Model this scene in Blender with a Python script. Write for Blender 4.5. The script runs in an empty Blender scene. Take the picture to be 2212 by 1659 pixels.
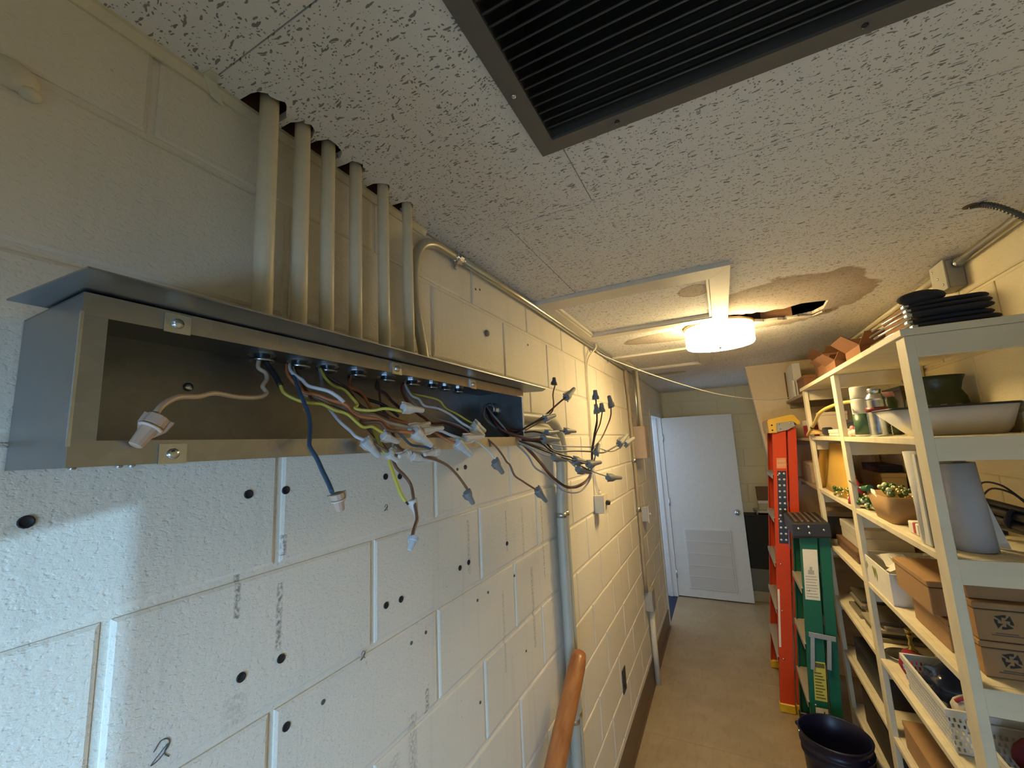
import bpy, bmesh, math, random
from mathutils import Vector, Matrix
from mathutils.geometry import tessellate_polygon

random.seed(7)
SC = bpy.context.scene
COL = SC.collection
PI = math.pi

# ------------------------------------------------------------------ camera
cam_d = bpy.data.cameras.new('camera')
cam_d.sensor_width = 36.0
cam_d.lens = 889.446 / 2212 * 36.0
cam_d.clip_start = 0.01
cam = bpy.data.objects.new('camera', cam_d)
COL.objects.link(cam)
R_ = Vector((0.890973, 0.451524, -0.047880))
U_ = Vector((0.108853, -0.110033, 0.987949))
F_ = Vector((-0.440814, 0.885448, 0.147186))
cam.matrix_world = Matrix(((R_.x, U_.x, -F_.x, 0.6482), (R_.y, U_.y, -F_.y, 0.0),
                           (R_.z, U_.z, -F_.z, 1.797), (0, 0, 0, 1)))
SC.camera = cam

# ------------------------------------------------------------------ world, lights, exposure
w = bpy.data.worlds.new('world'); SC.world = w; w.use_nodes = True
bg = w.node_tree.nodes['Background']
bg.inputs['Color'].default_value = (0.62, 0.78, 1.0, 1)
bg.inputs['Strength'].default_value = 0.35

def area(name, loc, target, sx, sy, power, color, spread=180):
    d = bpy.data.lights.new(name, 'AREA'); d.shape = 'RECTANGLE'; d.size = sx; d.size_y = sy
    d.energy = power; d.color = color; d.spread = math.radians(spread)
    o = bpy.data.objects.new(name, d); COL.objects.link(o); o.location = loc
    o.rotation_euler = (Vector(target) - Vector(loc)).to_track_quat('-Z', 'Y').to_euler()
    return o

# daylight through the window behind the camera, through the far doorway, and a bright
# reflection from outside that throws the sharp patch onto the block wall
area('daylight_window', (1.05, -1.55, 1.52), (-0.10, 0.45, 1.15), 1.1, 1.2, 62.0, (0.36, 0.64, 1.0), 140)
area('daylight_doorway', (-0.55, 4.9, 1.25), (1.0, 4.95, 0.45), 0.8, 1.9, 6.8, (0.58, 0.77, 1.0))
area('outside_reflection', (3.535, -3.2, 1.108), (0.0, 0.1, 1.5), 0.03, 0.03, 170.0, (0.34, 0.66, 1.0))

SC.view_settings.view_transform = 'Standard'
SC.view_settings.look = 'None'
SC.view_settings.exposure = 0.0
SC.view_settings.gamma = 1.0
SC.view_settings.use_curve_mapping = False
SC.cycles.use_denoising = True
SC.cycles.max_bounces = 8
SC.cycles.diffuse_bounces = 7
LAMP_STRENGTH = 37.0

# ------------------------------------------------------------------ materials
def nd(nt, typ, **kw):
    n = nt.nodes.new(typ)
    for k, v in kw.items():
        if hasattr(n, k): setattr(n, k, v)
    return n

def base_mat(name):
    m = bpy.data.materials.new(name); m.use_nodes = True
    nt = m.node_tree; p = nt.nodes['Principled BSDF']
    return m, nt, p

def link(nt, a, b): nt.links.new(a, b)

def mathn(nt, op, a, b=None, c=None, clamp=False):
    n = nt.nodes.new('ShaderNodeMath'); n.operation = op; n.use_clamp = clamp
    for i, v in enumerate((a, b, c)):
        if v is None: continue
        if isinstance(v, (int, float)): n.inputs[i].default_value = v
        else: nt.links.new(v, n.inputs[i])
    return n.outputs[0]

def mixc(nt, fac, a, b):
    n = nt.nodes.new('ShaderNodeMix'); n.data_type = 'RGBA'
    if isinstance(fac, (int, float)): n.inputs[0].default_value = fac
    else: nt.links.new(fac, n.inputs[0])
    for i, v in ((6, a), (7, b)):
        if isinstance(v, tuple): n.inputs[i].default_value = (*v, 1) if len(v) == 3 else v
        else: nt.links.new(v, n.inputs[i])
    return n.outputs[2]

def pos(nt): return nt.nodes.new('ShaderNodeNewGeometry').outputs['Position']

def mapped(nt, vec, scale, loc=(0, 0, 0), rot=(0, 0, 0)):
    n = nt.nodes.new('ShaderNodeMapping')
    n.inputs['Scale'].default_value = scale; n.inputs['Location'].default_value = loc
    n.inputs['Rotation'].default_value = rot
    nt.links.new(vec, n.inputs['Vector']); return n.outputs[0]

def noise(nt, vec, scale, detail=3.0, rough=0.55):
    n = nt.nodes.new('ShaderNodeTexNoise'); n.inputs['Scale'].default_value = scale
    n.inputs['Detail'].default_value = detail; n.inputs['Roughness'].default_value = rough
    nt.links.new(vec, n.inputs['Vector']); return n.outputs['Fac']

def ramp(nt, fac, p0, p1, c0=(0, 0, 0, 1), c1=(1, 1, 1, 1)):
    n = nt.nodes.new('ShaderNodeMapRange'); n.inputs[1].default_value = p0; n.inputs[2].default_value = p1
    nt.links.new(fac, n.inputs[0]); return n.outputs[0]

def bump(nt, p, h, strength=0.3, dist=0.002):
    b = nt.nodes.new('ShaderNodeBump'); b.inputs['Strength'].default_value = strength
    b.inputs['Distance'].default_value = dist
    nt.links.new(h, b.inputs['Height']); nt.links.new(b.outputs[0], p.inputs['Normal'])

_MC = {}
def M(name, col, rough=0.6, metal=0.0, var=0.08, nscale=30.0, bs=0.0, bscale=120.0, spec=0.5, coat=0.0):
    if name in _MC: return _MC[name]
    m, nt, p = base_mat(name)
    P = pos(nt)
    f = noise(nt, P, nscale)
    lo = tuple(max(0, c * (1 - var)) for c in col); hi = tuple(min(1, c * (1 + var)) for c in col)
    link(nt, mixc(nt, f, lo, hi), p.inputs['Base Color'])
    p.inputs['Roughness'].default_value = rough; p.inputs['Metallic'].default_value = metal
    p.inputs['Specular IOR Level'].default_value = spec
    p.inputs['Coat Weight'].default_value = coat
    if bs > 0: bump(nt, p, noise(nt, P, bscale), bs)
    _MC[name] = m
    return m

def wall_paint(name, col, streaks=True):
    m, nt, p = base_mat(name)
    P = pos(nt)
    sep = nt.nodes.new('ShaderNodeSeparateXYZ'); link(nt, P, sep.inputs[0])
    x, y, z = sep.outputs
    big = noise(nt, P, 2.3, 3)
    c = mixc(nt, big, tuple(v * 0.93 for v in col), tuple(min(1, v * 1.05) for v in col))
    if streaks:
        # vertical dirty runs on the painted blocks
        vs = noise(nt, mapped(nt, P, (1, 26, 1.6)), 1.0, 4, 0.6)
        c = mixc(nt, mathn(nt, 'MULTIPLY', ramp(nt, vs, 0.56, 0.74), 0.22), c, tuple(v * 0.62 for v in col))
        fine = noise(nt, P, 160, 2)
        total = None
        for (yy, z0, z1, wd, amt) in DRIPS:
            fy = mathn(nt, 'MULTIPLY', mathn(nt, 'SUBTRACT', y, yy), 1.0 / wd)
            gy = mathn(nt, 'SUBTRACT', 1.0, mathn(nt, 'MULTIPLY', fy, fy), clamp=True)
            gz = mathn(nt, 'MULTIPLY', mathn(nt, 'GREATER_THAN', z, z0), mathn(nt, 'LESS_THAN', z, z1))
            g = mathn(nt, 'MULTIPLY', mathn(nt, 'MULTIPLY', gy, gz), amt)
            total = g if total is None else mathn(nt, 'MAXIMUM', total, g)
        total = mathn(nt, 'MULTIPLY', total, ramp(nt, fine, 0.38, 0.6))
        c = mixc(nt, total, c, (0.13, 0.12, 0.11))
        sp = nt.nodes.new('ShaderNodeTexVoronoi'); sp.inputs['Scale'].default_value = 19
        link(nt, P, sp.inputs['Vector'])
        c = mixc(nt, mathn(nt, 'MULTIPLY', ramp(nt, sp.outputs['Distance'], 0.055, 0.03), 0.35), c, (0.25, 0.22, 0.19))
    link(nt, c, p.inputs['Base Color'])
    p.inputs['Roughness'].default_value = 0.55
    p.inputs['Specular IOR Level'].default_value = 0.35
    h = mathn(nt, 'ADD', mathn(nt, 'MULTIPLY', noise(nt, P, 115, 4, 0.65), 0.8),
              mathn(nt, 'MULTIPLY', ramp(nt, noise(nt, mapped(nt, P, (1, 0.55, 1)), 230, 2), 0.3, 0.45), 0.35))
    bump(nt, p, h, 0.5, 0.0028)
    return m

DRIPS = [(0.381, 1.57, 1.63, .005, .8), (0.446, 1.50, 1.60, .006, .8), (0.45, 1.64, 1.672, .006, .8),
         (0.989, 1.46, 1.60, .009, .45), (1.21, 1.465, 1.59, .006, .5), (1.385, 1.11, 1.37, .012, .5),
         (0.755, 1.02, 1.245, .016, .45), (0.803, 1.22, 1.27, .008, .8), (0.70, 1.02, 1.20, .018, .3),
         (1.17, 1.13, 1.36, .008, .35), (1.33, 1.42, 1.58, .01, .35), (1.50, 1.30, 1.58, .006, .6), (0.385, 1.43, 1.47, .02, .25)]

STEEL = None
def ceiling_mat():
    m, nt, p = base_mat('acoustic_ceiling')
    P = pos(nt)
    warp = nt.nodes.new('ShaderNodeTexNoise'); warp.inputs['Scale'].default_value = 26; link(nt, P, warp.inputs['Vector'])
    va = nt.nodes.new('ShaderNodeVectorMath'); va.operation = 'MULTIPLY_ADD'
    link(nt, warp.outputs['Color'], va.inputs[0]); va.inputs[1].default_value = (0.020, 0.020, 0); link(nt, P, va.inputs[2])
    warp2 = nt.nodes.new('ShaderNodeTexNoise'); warp2.inputs['Scale'].default_value = 75; link(nt, P, warp2.inputs['Vector'])
    vb = nt.nodes.new('ShaderNodeVectorMath'); vb.operation = 'MULTIPLY_ADD'
    link(nt, warp2.outputs['Color'], vb.inputs[0]); vb.inputs[1].default_value = (0.003, 0.007, 0); link(nt, va.outputs[0], vb.inputs[2])
    Q = vb.outputs[0]
    def fiss(sx, sy, th, keep, off):
        v = nt.nodes.new('ShaderNodeTexVoronoi'); v.inputs['Scale'].default_value = 1.0
        v.inputs['Randomness'].default_value = 0.95
        link(nt, mapped(nt, Q, (sx, sy, 1), off), v.inputs['Vector'])
        k = mathn(nt, 'LESS_THAN', nt.nodes.new('ShaderNodeSeparateColor').outputs[0], 2)
        sc = nt.nodes.new('ShaderNodeSeparateColor'); link(nt, v.outputs['Color'], sc.inputs[0])
        # each fissure its own size
        lim = mathn(nt, 'MULTIPLY', sc.outputs[1], th)
        d = mathn(nt, 'LESS_THAN', v.outputs['Distance'], lim)
        return mathn(nt, 'MULTIPLY', d, mathn(nt, 'LESS_THAN', sc.outputs[0], keep))
    f1 = fiss(48, 200, 0.42, 0.36, (0, 0, 0))
    f2 = fiss(95, 230, 0.40, 0.42, (3.3, 1.7, 0))
    f3 = fiss(220, 240, 0.40, 0.55, (1.1, 5.7, 0))
    f = mathn(nt, 'MAXIMUM', mathn(nt, 'MAXIMUM', f1, f2), f3)
    base = mixc(nt, noise(nt, P, 1.7, 3), (0.76, 0.755, 0.755), (0.84, 0.84, 0.845))
    base = mixc(nt, mathn(nt, 'MULTIPLY', noise(nt, P, 240, 2), 0.5), base, (0.66, 0.66, 0.66))
    # old water stains with their own outline
    sep = nt.nodes.new('ShaderNodeSeparateXYZ'); link(nt, P, sep.inputs[0])
    x, y, z = sep.outputs
    wob = mathn(nt, 'MULTIPLY', mathn(nt, 'SUBTRACT', noise(nt, P, 7, 4), 0.5), 0.55)
    stain = None; edge = None
    for (cx, cy, rx, ry) in STAINS:
        ax = mathn(nt, 'MULTIPLY', mathn(nt, 'SUBTRACT', x, cx), 1 / rx)
        ay = mathn(nt, 'MULTIPLY', mathn(nt, 'SUBTRACT', y, cy), 1 / ry)
        r = mathn(nt, 'ADD', mathn(nt, 'SQRT', mathn(nt, 'ADD', mathn(nt, 'MULTIPLY', ax, ax), mathn(nt, 'MULTIPLY', ay, ay))), wob)
        s = ramp(nt, r, 1.0, 0.965)
        e = mathn(nt, 'MULTIPLY', s, ramp(nt, r, 0.72, 0.99))
        stain = s if stain is None else mathn(nt, 'MAXIMUM', stain, s)
        edge = e if edge is None else mathn(nt, 'MINIMUM', mathn(nt, 'MAXIMUM', edge, e), 1.0)
    base = mixc(nt, mathn(nt, 'MULTIPLY', stain, 0.62), base, (0.36, 0.27, 0.18))
    base = mixc(nt, mathn(nt, 'MULTIPLY', edge, 0.42), base, (0.26, 0.17, 0.10))
    c = mixc(nt, mathn(nt, 'MULTIPLY', f, 0.80), base, (0.13, 0.125, 0.115))
    link(nt, c, p.inputs['Base Color'])
    p.inputs['Roughness'].default_value = 0.9; p.inputs['Specular IOR Level'].default_value = 0.15
    h = mathn(nt, 'SUBTRACT', mathn(nt, 'MULTIPLY', noise(nt, P, 130, 3), 0.25), f)
    bump(nt, p, h, 0.5, 0.0025)
    return m

STAINS = [(0.96, 2.20, 0.31, 0.43), (0.52, 2.48, 0.34, 0.13), (0.61, 1.76, 0.06, 0.075), (0.27, 3.92, 0.17, 0.075)]

def steel_mat(name, col, rough, spangle=0.12):
    m, nt, p = base_mat(name)
    P = pos(nt)
    v = nt.nodes.new('ShaderNodeTexVoronoi'); v.inputs['Scale'].default_value = 70; link(nt, P, v.inputs['Vector'])
    sc = nt.nodes.new('ShaderNodeSeparateColor'); link(nt, v.outputs['Color'], sc.inputs[0])
    f = mathn(nt, 'ADD', mathn(nt, 'MULTIPLY', sc.outputs[0], 0.45), mathn(nt, 'MULTIPLY', noise(nt, P, 9, 4), 0.55))
    link(nt, mixc(nt, f, tuple(c * (1 - spangle) for c in col), tuple(min(1, c * (1 + spangle)) for c in col)), p.inputs['Base Color'])
    p.inputs['Metallic'].default_value = 1.0
    link(nt, mathn(nt, 'ADD', mathn(nt, 'MULTIPLY', f, 0.14), rough - 0.07), p.inputs['Roughness'])
    bump(nt, p, noise(nt, P, 14, 2), 0.08, 0.002)
    return m

def wood_mat(name, c0, c1, rough=0.45, axis=(1, 1, 14)):
    m, nt, p = base_mat(name)
    P = pos(nt)
    f = noise(nt, mapped(nt, P, axis), 3.0, 5, 0.6)
    link(nt, mixc(nt, ramp(nt, f, 0.3, 0.7), c0, c1), p.inputs['Base Color'])
    p.inputs['Roughness'].default_value = rough
    bump(nt, p, f, 0.12, 0.001)
    return m

def floor_mat():
    m, nt, p = base_mat('vinyl_floor')
    P = pos(nt)
    f = noise(nt, P, 3.2, 5, 0.6); g = noise(nt, mapped(nt, P, (18, 5, 1)), 2.0, 4, 0.6)
    c = mixc(nt, ramp(nt, f, 0.3, 0.7), (0.33, 0.245, 0.135), (0.43, 0.335, 0.21))
    c = mixc(nt, mathn(nt, 'MULTIPLY', ramp(nt, g, 0.52, 0.75), 0.35), c, (0.20, 0.15, 0.095))
    link(nt, c, p.inputs['Base Color'])
    link(nt, mathn(nt, 'ADD', mathn(nt, 'MULTIPLY', f, 0.25), 0.25), p.inputs['Roughness'])
    bump(nt, p, g, 0.08, 0.001)
    return m

def perforated_mat():
    # stamped vent face: rows of tiny slots
    m, nt, p = base_mat('vent_face')
    P = pos(nt)
    v = nt.nodes.new('ShaderNodeTexVoronoi'); v.inputs['Scale'].default_value = 1; v.inputs['Randomness'].default_value = 0
    link(nt, mapped(nt, P, (90, 1, 90)), v.inputs['Vector'])
    f = ramp(nt, v.outputs['Distance'], 0.32, 0.26)
    link(nt, mixc(nt, f, (0.55, 0.54, 0.52), (0.20, 0.19, 0.185)), p.inputs['Base Color'])
    p.inputs['Roughness'].default_value = 0.5
    return m

def emit_mat(name, col, strength):
    m, nt, p = base_mat(name)
    p.inputs['Base Color'].default_value = (0.9, 0.88, 0.82, 1)
    p.inputs['Emission Color'].default_value = (*col, 1)
    P = pos(nt)
    link(nt, mathn(nt, 'ADD', mathn(nt, 'MULTIPLY', noise(nt, P, 6), strength * 0.06), strength * 0.97), p.inputs['Emission Strength'])
    return m

WALL = (0.73, 0.68, 0.585)
m_wall = wall_paint('block_paint', WALL)
m_wall2 = wall_paint('block_paint_plain', (0.80, 0.715, 0.49), False)
m_ceil = ceiling_mat()
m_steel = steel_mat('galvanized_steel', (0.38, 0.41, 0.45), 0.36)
m_steel_in = steel_mat('galvanized_inner_shade', (0.27, 0.275, 0.28), 0.40)  # darker copy of the steel, shade inside the trough put into the colour
m_steel_lip = steel_mat('galvanized_lip_lit', (0.42, 0.425, 0.43), 0.34)  # brighter copy of the steel, light on the lips put into the colour
m_zinc = steel_mat('bright_zinc', (0.62, 0.66, 0.70), 0.22)
m_emt = steel_mat('conduit_steel', (0.62, 0.61, 0.56), 0.33, 0.05)
m_cream = M('cream_enamel', (0.68, 0.62, 0.47), 0.42, bs=0.15, bscale=60)
m_creamd = M('cream_enamel_worn', (0.62, 0.57, 0.45), 0.5, var=.15, bs=0.2, bscale=90)
m_floor = floor_mat()
m_base = M('brown_vinyl_base', (0.135, 0.085, 0.05), 0.4, var=.2)
m_door = M('door_paint', (0.62, 0.63, 0.62), 0.45)
m_jamb = M('jamb_paint', (0.66, 0.67, 0.68), 0.45)
m_grille = M('grille_enamel', (0.13, 0.125, 0.12), 0.5, var=.1)
m_slat = M('grille_slat_enamel', (0.085, 0.08, 0.078), 0.45)
m_dark = M('plenum_dark', (0.02, 0.018, 0.016), 0.9)
m_joist = wood_mat('rough_joist', (0.30, 0.13, 0.06), (0.52, 0.26, 0.13), 0.8)
m_fiber = M('torn_tile_fibre', (0.16, 0.10, 0.06), 0.95, var=.4, nscale=80, bs=.5)
m_trimw = M('hatch_frame_paint', (0.66, 0.62, 0.54), 0.5)
m_shelf = wood_mat('shelf_paint', (0.64, 0.57, 0.41), (0.75, 0.68, 0.50), 0.55, (1, 8, 3))
m_black = M('black_plastic', (0.018, 0.018, 0.022), 0.45)
m_cloth = M('black_cloth', (0.022, 0.021, 0.026), 0.85, var=.3, bs=.3)
m_card = M('cardboard', (0.36, 0.21, 0.095), 0.85, var=.1, bs=.1)
m_card2 = M('cardboard_red', (0.19, 0.085, 0.040), 0.85, var=.12)
m_white = M('white_plastic', (0.66, 0.65, 0.62), 0.4)
m_paper = M('white_paper', (0.72, 0.70, 0.64), 0.8)
WIRE_COL = {'beige': (0.55, 0.43, 0.32), 'yellow': (0.55, 0.47, 0.07), 'white': (0.62, 0.62, 0.64), 'orange': (0.50, 0.17, 0.06),
            'brown': (0.17, 0.085, 0.05), 'dkbrown': (0.07, 0.035, 0.025), 'blue': (0.045, 0.09, 0.15), 'grey': (0.30, 0.30, 0.32),
            'black': (0.02, 0.02, 0.022), 'redbrown': (0.20, 0.07, 0.04), 'dkred': (0.13, 0.025, 0.022)}
NUT_COL = {'tan': (0.50, 0.37, 0.28), 'white': (0.60, 0.58, 0.56), 'greywhite': (0.50, 0.52, 0.54), 'grey': (0.20, 0.205, 0.205), 'dkgrey': (0.07, 0.07, 0.075)}

# ------------------------------------------------------------------ mesh builder
class B:
    def __init__(s): s.bm = bmesh.new(); s.sm = []
    def quadbox(s, c, ax, ay, az, bev=0.0):
        """box centred at c with half-axis vectors ax, ay, az"""
        c, ax, ay, az = Vector(c), Vector(ax), Vector(ay), Vector(az)
        if bev <= 0:
            vs = [s.bm.verts.new(c + i * ax + j * ay + k * az) for i in (-1, 1) for j in (-1, 1) for k in (-1, 1)]
            for f in ((0, 1, 3, 2), (4, 6, 7, 5), (0, 4, 5, 1), (2, 3, 7, 6), (0, 2, 6, 4), (1, 5, 7, 3)):
                s.bm.faces.new([vs[i] for i in f])
            return s
        L = [a.length for a in (ax, ay, az)]; un = [a.normalized() for a in (ax, ay, az)]
        bev = min(bev, 0.45 * 2 * min(L))
        V = {}
        for i in (-1, 1):
            for j in (-1, 1):
                for k in (-1, 1):
                    sg = (i, j, k)
                    for fa in range(3):
                        p = c.copy()
                        for a in range(3):
                            p += un[a] * sg[a] * (L[a] if a == fa else L[a] - bev)
                        V[(sg, fa)] = s.bm.verts.new(p)
        S = (-1, 1)
        for fa in range(3):
            a, b = [q for q in range(3) if q != fa]
            for sg in S:
                ring = []
                for (u, v) in ((-1, -1), (1, -1), (1, 1), (-1, 1)):
                    t = [0, 0, 0]; t[fa] = sg; t[a] = u; t[b] = v; ring.append(V[(tuple(t), fa)])
                s.bm.faces.new(ring)
        for e in range(3):
            a, b = [q for q in range(3) if q != e]
            for u in S:
                for v in S:
                    t0 = [0, 0, 0]; t0[e] = -1; t0[a] = u; t0[b] = v; t1 = list(t0); t1[e] = 1
                    s.bm.faces.new([V[(tuple(t0), a)], V[(tuple(t1), a)], V[(tuple(t1), b)], V[(tuple(t0), b)]])
        for i in S:
            for j in S:
                for k in S:
                    s.bm.faces.new([V[((i, j, k), fa)] for fa in range(3)])
        return s
    def box(s, x0, x1, y0, y1, z0, z1, bev=0.0):
        return s.quadbox(((x0 + x1) / 2, (y0 + y1) / 2, (z0 + z1) / 2), ((x1 - x0) / 2, 0, 0), (0, (y1 - y0) / 2, 0), (0, 0, (z1 - z0) / 2), bev)
    def beam(s, p0, p1, wdir, w, t, bev=0.0):
        """rectangular bar from p0 to p1, width w along wdir, thickness t along the third axis"""
        p0, p1 = Vector(p0), Vector(p1); d = p1 - p0
        wd = Vector(wdir); wd = (wd - d.normalized() * wd.dot(d.normalized())).normalized()
        td = d.normalized().cross(wd)
        return s.quadbox((p0 + p1) / 2, d / 2, wd * w / 2, td * t / 2, bev)
    def tube(s, pts, r, n=8, caps=True, smooth=True, closed=False):
        P = [Vector(p) for p in pts]
        rr = r if isinstance(r, (list, tuple)) else [r] * len(P)
        rings = []; N = None
        for i, p in enumerate(P):
            a = P[i - 1] if i > 0 else (P[-1] if closed else P[0]); b = P[i + 1] if i < len(P) - 1 else (P[0] if closed else P[-1])
            t = (b - a)
            t = t.normalized() if t.length > 1e-9 else Vector((0, 0, 1))
            if N is None:
                N = t.orthogonal().normalized()
            else:
                N = N - t * N.dot(t)
                N = N.normalized() if N.length > 1e-6 else t.orthogonal().normalized()
            Bn = t.cross(N)
            rings.append([s.bm.verts.new(p + (N * math.cos(2 * PI * k / n) + Bn * math.sin(2 * PI * k / n)) * rr[i]) for k in range(n)])
        m = len(rings)
        for i in range(m if closed else m - 1):
            A, C = rings[i], rings[(i + 1) % m]
            for k in range(n):
                f = s.bm.faces.new([A[k], A[(k + 1) % n], C[(k + 1) % n], C[k]]); f.smooth = smooth
        if caps and not closed:
            s.bm.faces.new(rings[0][::-1]); s.bm.faces.new(rings[-1])
        return s
    def lathe(s, prof, origin=(0, 0, 0), axis=(0, 0, 1), n=20, smooth=True):
        """prof: list of (radius, height) along axis"""
        o = Vector(origin); az = Vector(axis).normalized(); ax = az.orthogonal().normalized(); ay = az.cross(ax)
        rings = []
        for r, h in prof:
            if r < 1e-6: rings.append([s.bm.verts.new(o + az * h)])
            else: rings.append([s.bm.verts.new(o + az * h + (ax * math.cos(2 * PI * k / n) + ay * math.sin(2 * PI * k / n)) * r) for k in range(n)])
        for A, C in zip(rings, rings[1:]):
            for k in range(n):
                k2 = (k + 1) % n
                if len(A) == 1 and len(C) == 1: continue
                if len(A) == 1: f = s.bm.faces.new([A[0], C[k2], C[k]])
                elif len(C) == 1: f = s.bm.faces.new([A[k], A[k2], C[0]])
                else: f = s.bm.faces.new([A[k], A[k2], C[k2], C[k]])
                f.smooth = smooth
        if len(rings[0]) > 1: s.bm.faces.new(rings[0][::-1])
        if len(rings[-1]) > 1: s.bm.faces.new(rings[-1])
        return s
    def prism(s, loop, depth, holes=()):
        """loop: 3-D outline (planar); depth: extrusion vector; holes: further loops"""
        loops = [[Vector(p) for p in loop]] + [[Vector(p) for p in h] for h in holes]
        flat = [p for l in loops for p in l]; d = Vector(depth)
        tris = tessellate_polygon(loops)
        a = [s.bm.verts.new(p) for p in flat]; b = [s.bm.verts.new(p + d) for p in flat]
        for t in tris:
            s.bm.faces.new([a[i] for i in t]); s.bm.faces.new([b[i] for i in reversed(t)])
        k = 0
        for l in loops:
            n = len(l)
            for i in range(n):
                j = (i + 1) % n
                s.bm.faces.new([a[k + i], a[k + j], b[k + j], b[k + i]])
            k += n
        return s
    def sphere(s, c, r, u=10, v=7, sz=(1, 1, 1)):
        rings = []
        for i in range(v + 1):
            th = PI * i / v
            rings.append((math.sin(th) * r, -math.cos(th) * r))
        b0 = len(s.bm.verts)
        s.lathe([(max(a, 0), h) for a, h in rings], (0, 0, 0), (0, 0, 1), u)
        s.bm.verts.ensure_lookup_table()
        for vtx in list(s.bm.verts)[b0:]:
            vtx.co = Vector((vtx.co.x * sz[0], vtx.co.y * sz[1], vtx.co.z * sz[2])) + Vector(c)
        return s
    def mesh(s, name, shift=(0, 0, 0)):
        bmesh.ops.recalc_face_normals(s.bm, faces=s.bm.faces)
        sh = Vector(shift)
        for v in s.bm.verts: v.co -= sh
        me = bpy.data.meshes.new(name); s.bm.to_mesh(me); s.bm.free()
        return me

ORG = {}
def obj(name, b, mat, parent=None, label=None):
    """link one builder as ONE mesh object; geometry is given in world space"""
    if parent is not None:
        o_ = ORG[parent.name]
    else:
        cs = [v.co for v in b.bm.verts]
        o_ = Vector(((min(c.x for c in cs) + max(c.x for c in cs)) / 2, (min(c.y for c in cs) + max(c.y for c in cs)) / 2, min(c.z for c in cs)))
    me = b.mesh(name, o_)
    me.materials.append(mat)
    ob = bpy.data.objects.new(name, me); COL.objects.link(ob)
    if parent is not None: ob.parent = parent
    else: ob.location = o_
    ORG[ob.name] = Vector(o_)
    if label: ob['label'] = label
    return ob

def tag(o, label, cat, group=None):
    o['label'] = label; o['category'] = cat
    if group: o['group'] = group
    return o

def thing(name, label, cat, loc, group=None):
    o = bpy.data.objects.new(name, None); COL.objects.link(o); o.location = loc
    o.empty_display_size = 0.02
    ORG[o.name] = Vector(loc)
    return tag(o, label, cat, group)

def struct(name, b, mat):
    """setting piece: origin kept at the world origin"""
    me = b.mesh(name); me.materials.append(mat)
    o = bpy.data.objects.new(name, me); COL.objects.link(o); o['kind'] = 'structure'
    ORG[o.name] = Vector((0, 0, 0)); return o

def stuff(o): o['kind'] = 'stuff'; return o

def inst(name, me, loc, parent, rot=None):
    o = bpy.data.objects.new(name, me); COL.objects.link(o); o.parent = parent
    o.location = Vector(loc) - ORG[parent.name]
    if rot: o.rotation_euler = rot
    ORG[o.name] = Vector(loc)
    return o

def smooth_path(pts, sub=4):
    P = [Vector(p) for p in pts]
    if len(P) < 3: return P
    out = []
    for i in range(len(P) - 1):
        p0 = P[max(i - 1, 0)]; p1 = P[i]; p2 = P[i + 1]; p3 = P[min(i + 2, len(P) - 1)]
        for k in range(sub):
            t = k / sub
            out.append(0.5 * ((2 * p1) + (p2 - p0) * t + (2 * p0 - 5 * p1 + 4 * p2 - p3) * t * t + (3 * p1 - p0 - 3 * p2 + p3) * t ** 3))
    out.append(P[-1]); return out

def ell(cx, cy, rx, ry, n=16, z=0.0, jag=0.0, a0=0.0, a1=2 * PI):
    return [(cx + rx * math.cos(a0 + (a1 - a0) * k / n) * (1 + random.uniform(-jag, jag)),
             cy + ry * math.sin(a0 + (a1 - a0) * k / n) * (1 + random.uniform(-jag, jag)), z) for k in range(n)]

# ================================================================== THE ROOM
H = 2.372
ROW = 0.2032; BLK = 0.4064; Y0 = 0.4402
TOP = 2.66

# --- left wall (block courses are parts)
DY0, DY1, DZ = 4.50, 5.30, 2.05       # doorway in the left wall
b = B()
b.box(-0.20, -0.0045, -0.75, DY0, 0, TOP); b.box(-0.20, -0.0045, DY1, 5.80, 0, TOP); b.box(-0.20, -0.0045, DY0, DY1, DZ, TOP)
wall_left = struct('wall_left', b, m_wall)
# --- right wall, far wall, back wall
wall_right = struct('wall_right', B().box(1.456, 1.62, -0.75, 5.80, 0, TOP), m_wall2)
wall_far = struct('wall_far', B().box(-0.2, 1.62, 5.606, 5.80, 0, TOP), m_wall2)
b = B(); WX0, WX1, WZ0, WZ1 = 0.04, 1.10, 0.50, 1.577
b.prism([(-0.2, -0.70, 0), (1.62, -0.70, 0), (1.62, -0.70, TOP), (-0.2, -0.70, TOP)], (0, -0.12, 0),
        [[(WX0, -0.70, WZ0), (WX1, -0.70, WZ0), (WX1, -0.70, WZ1), (WX0, -0.70, WZ1)]])
wall_back = struct('wall_back', b, m_wall2)

BLOCKS = {}
def block_mesh(L, Hh, mat):
    key = (round(L, 3), round(Hh, 3), mat.name)
    if key in BLOCKS: return BLOCKS[key]
    # face towards +X at x = 0, tooled edges; the back stays open inside the mortar bed
    g = 0.0040; e = 0.0055; bm = bmesh.new()
    y, z = L / 2 - g, Hh / 2 - g
    def ring(x, ins): return [bm.verts.new((x, sy * (y - ins), sz * (z - ins))) for sy, sz in ((-1, -1), (1, -1), (1, 1), (-1, 1))]
    r0, r1, r2 = ring(-0.012, 0), ring(-0.0022, 0.001), ring(0, e)
    for A, C in ((r0, r1), (r1, r2)):
        for k in range(4): bm.faces.new([A[k], A[(k + 1) % 4], C[(k + 1) % 4], C[k]])
    bm.faces.new(r2)
    bmesh.ops.recalc_face_normals(bm, faces=bm.faces)
    me = bpy.data.meshes.new('block'); bm.to_mesh(me); bm.free(); me.materials.append(mat)
    BLOCKS[key] = me; return me

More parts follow.
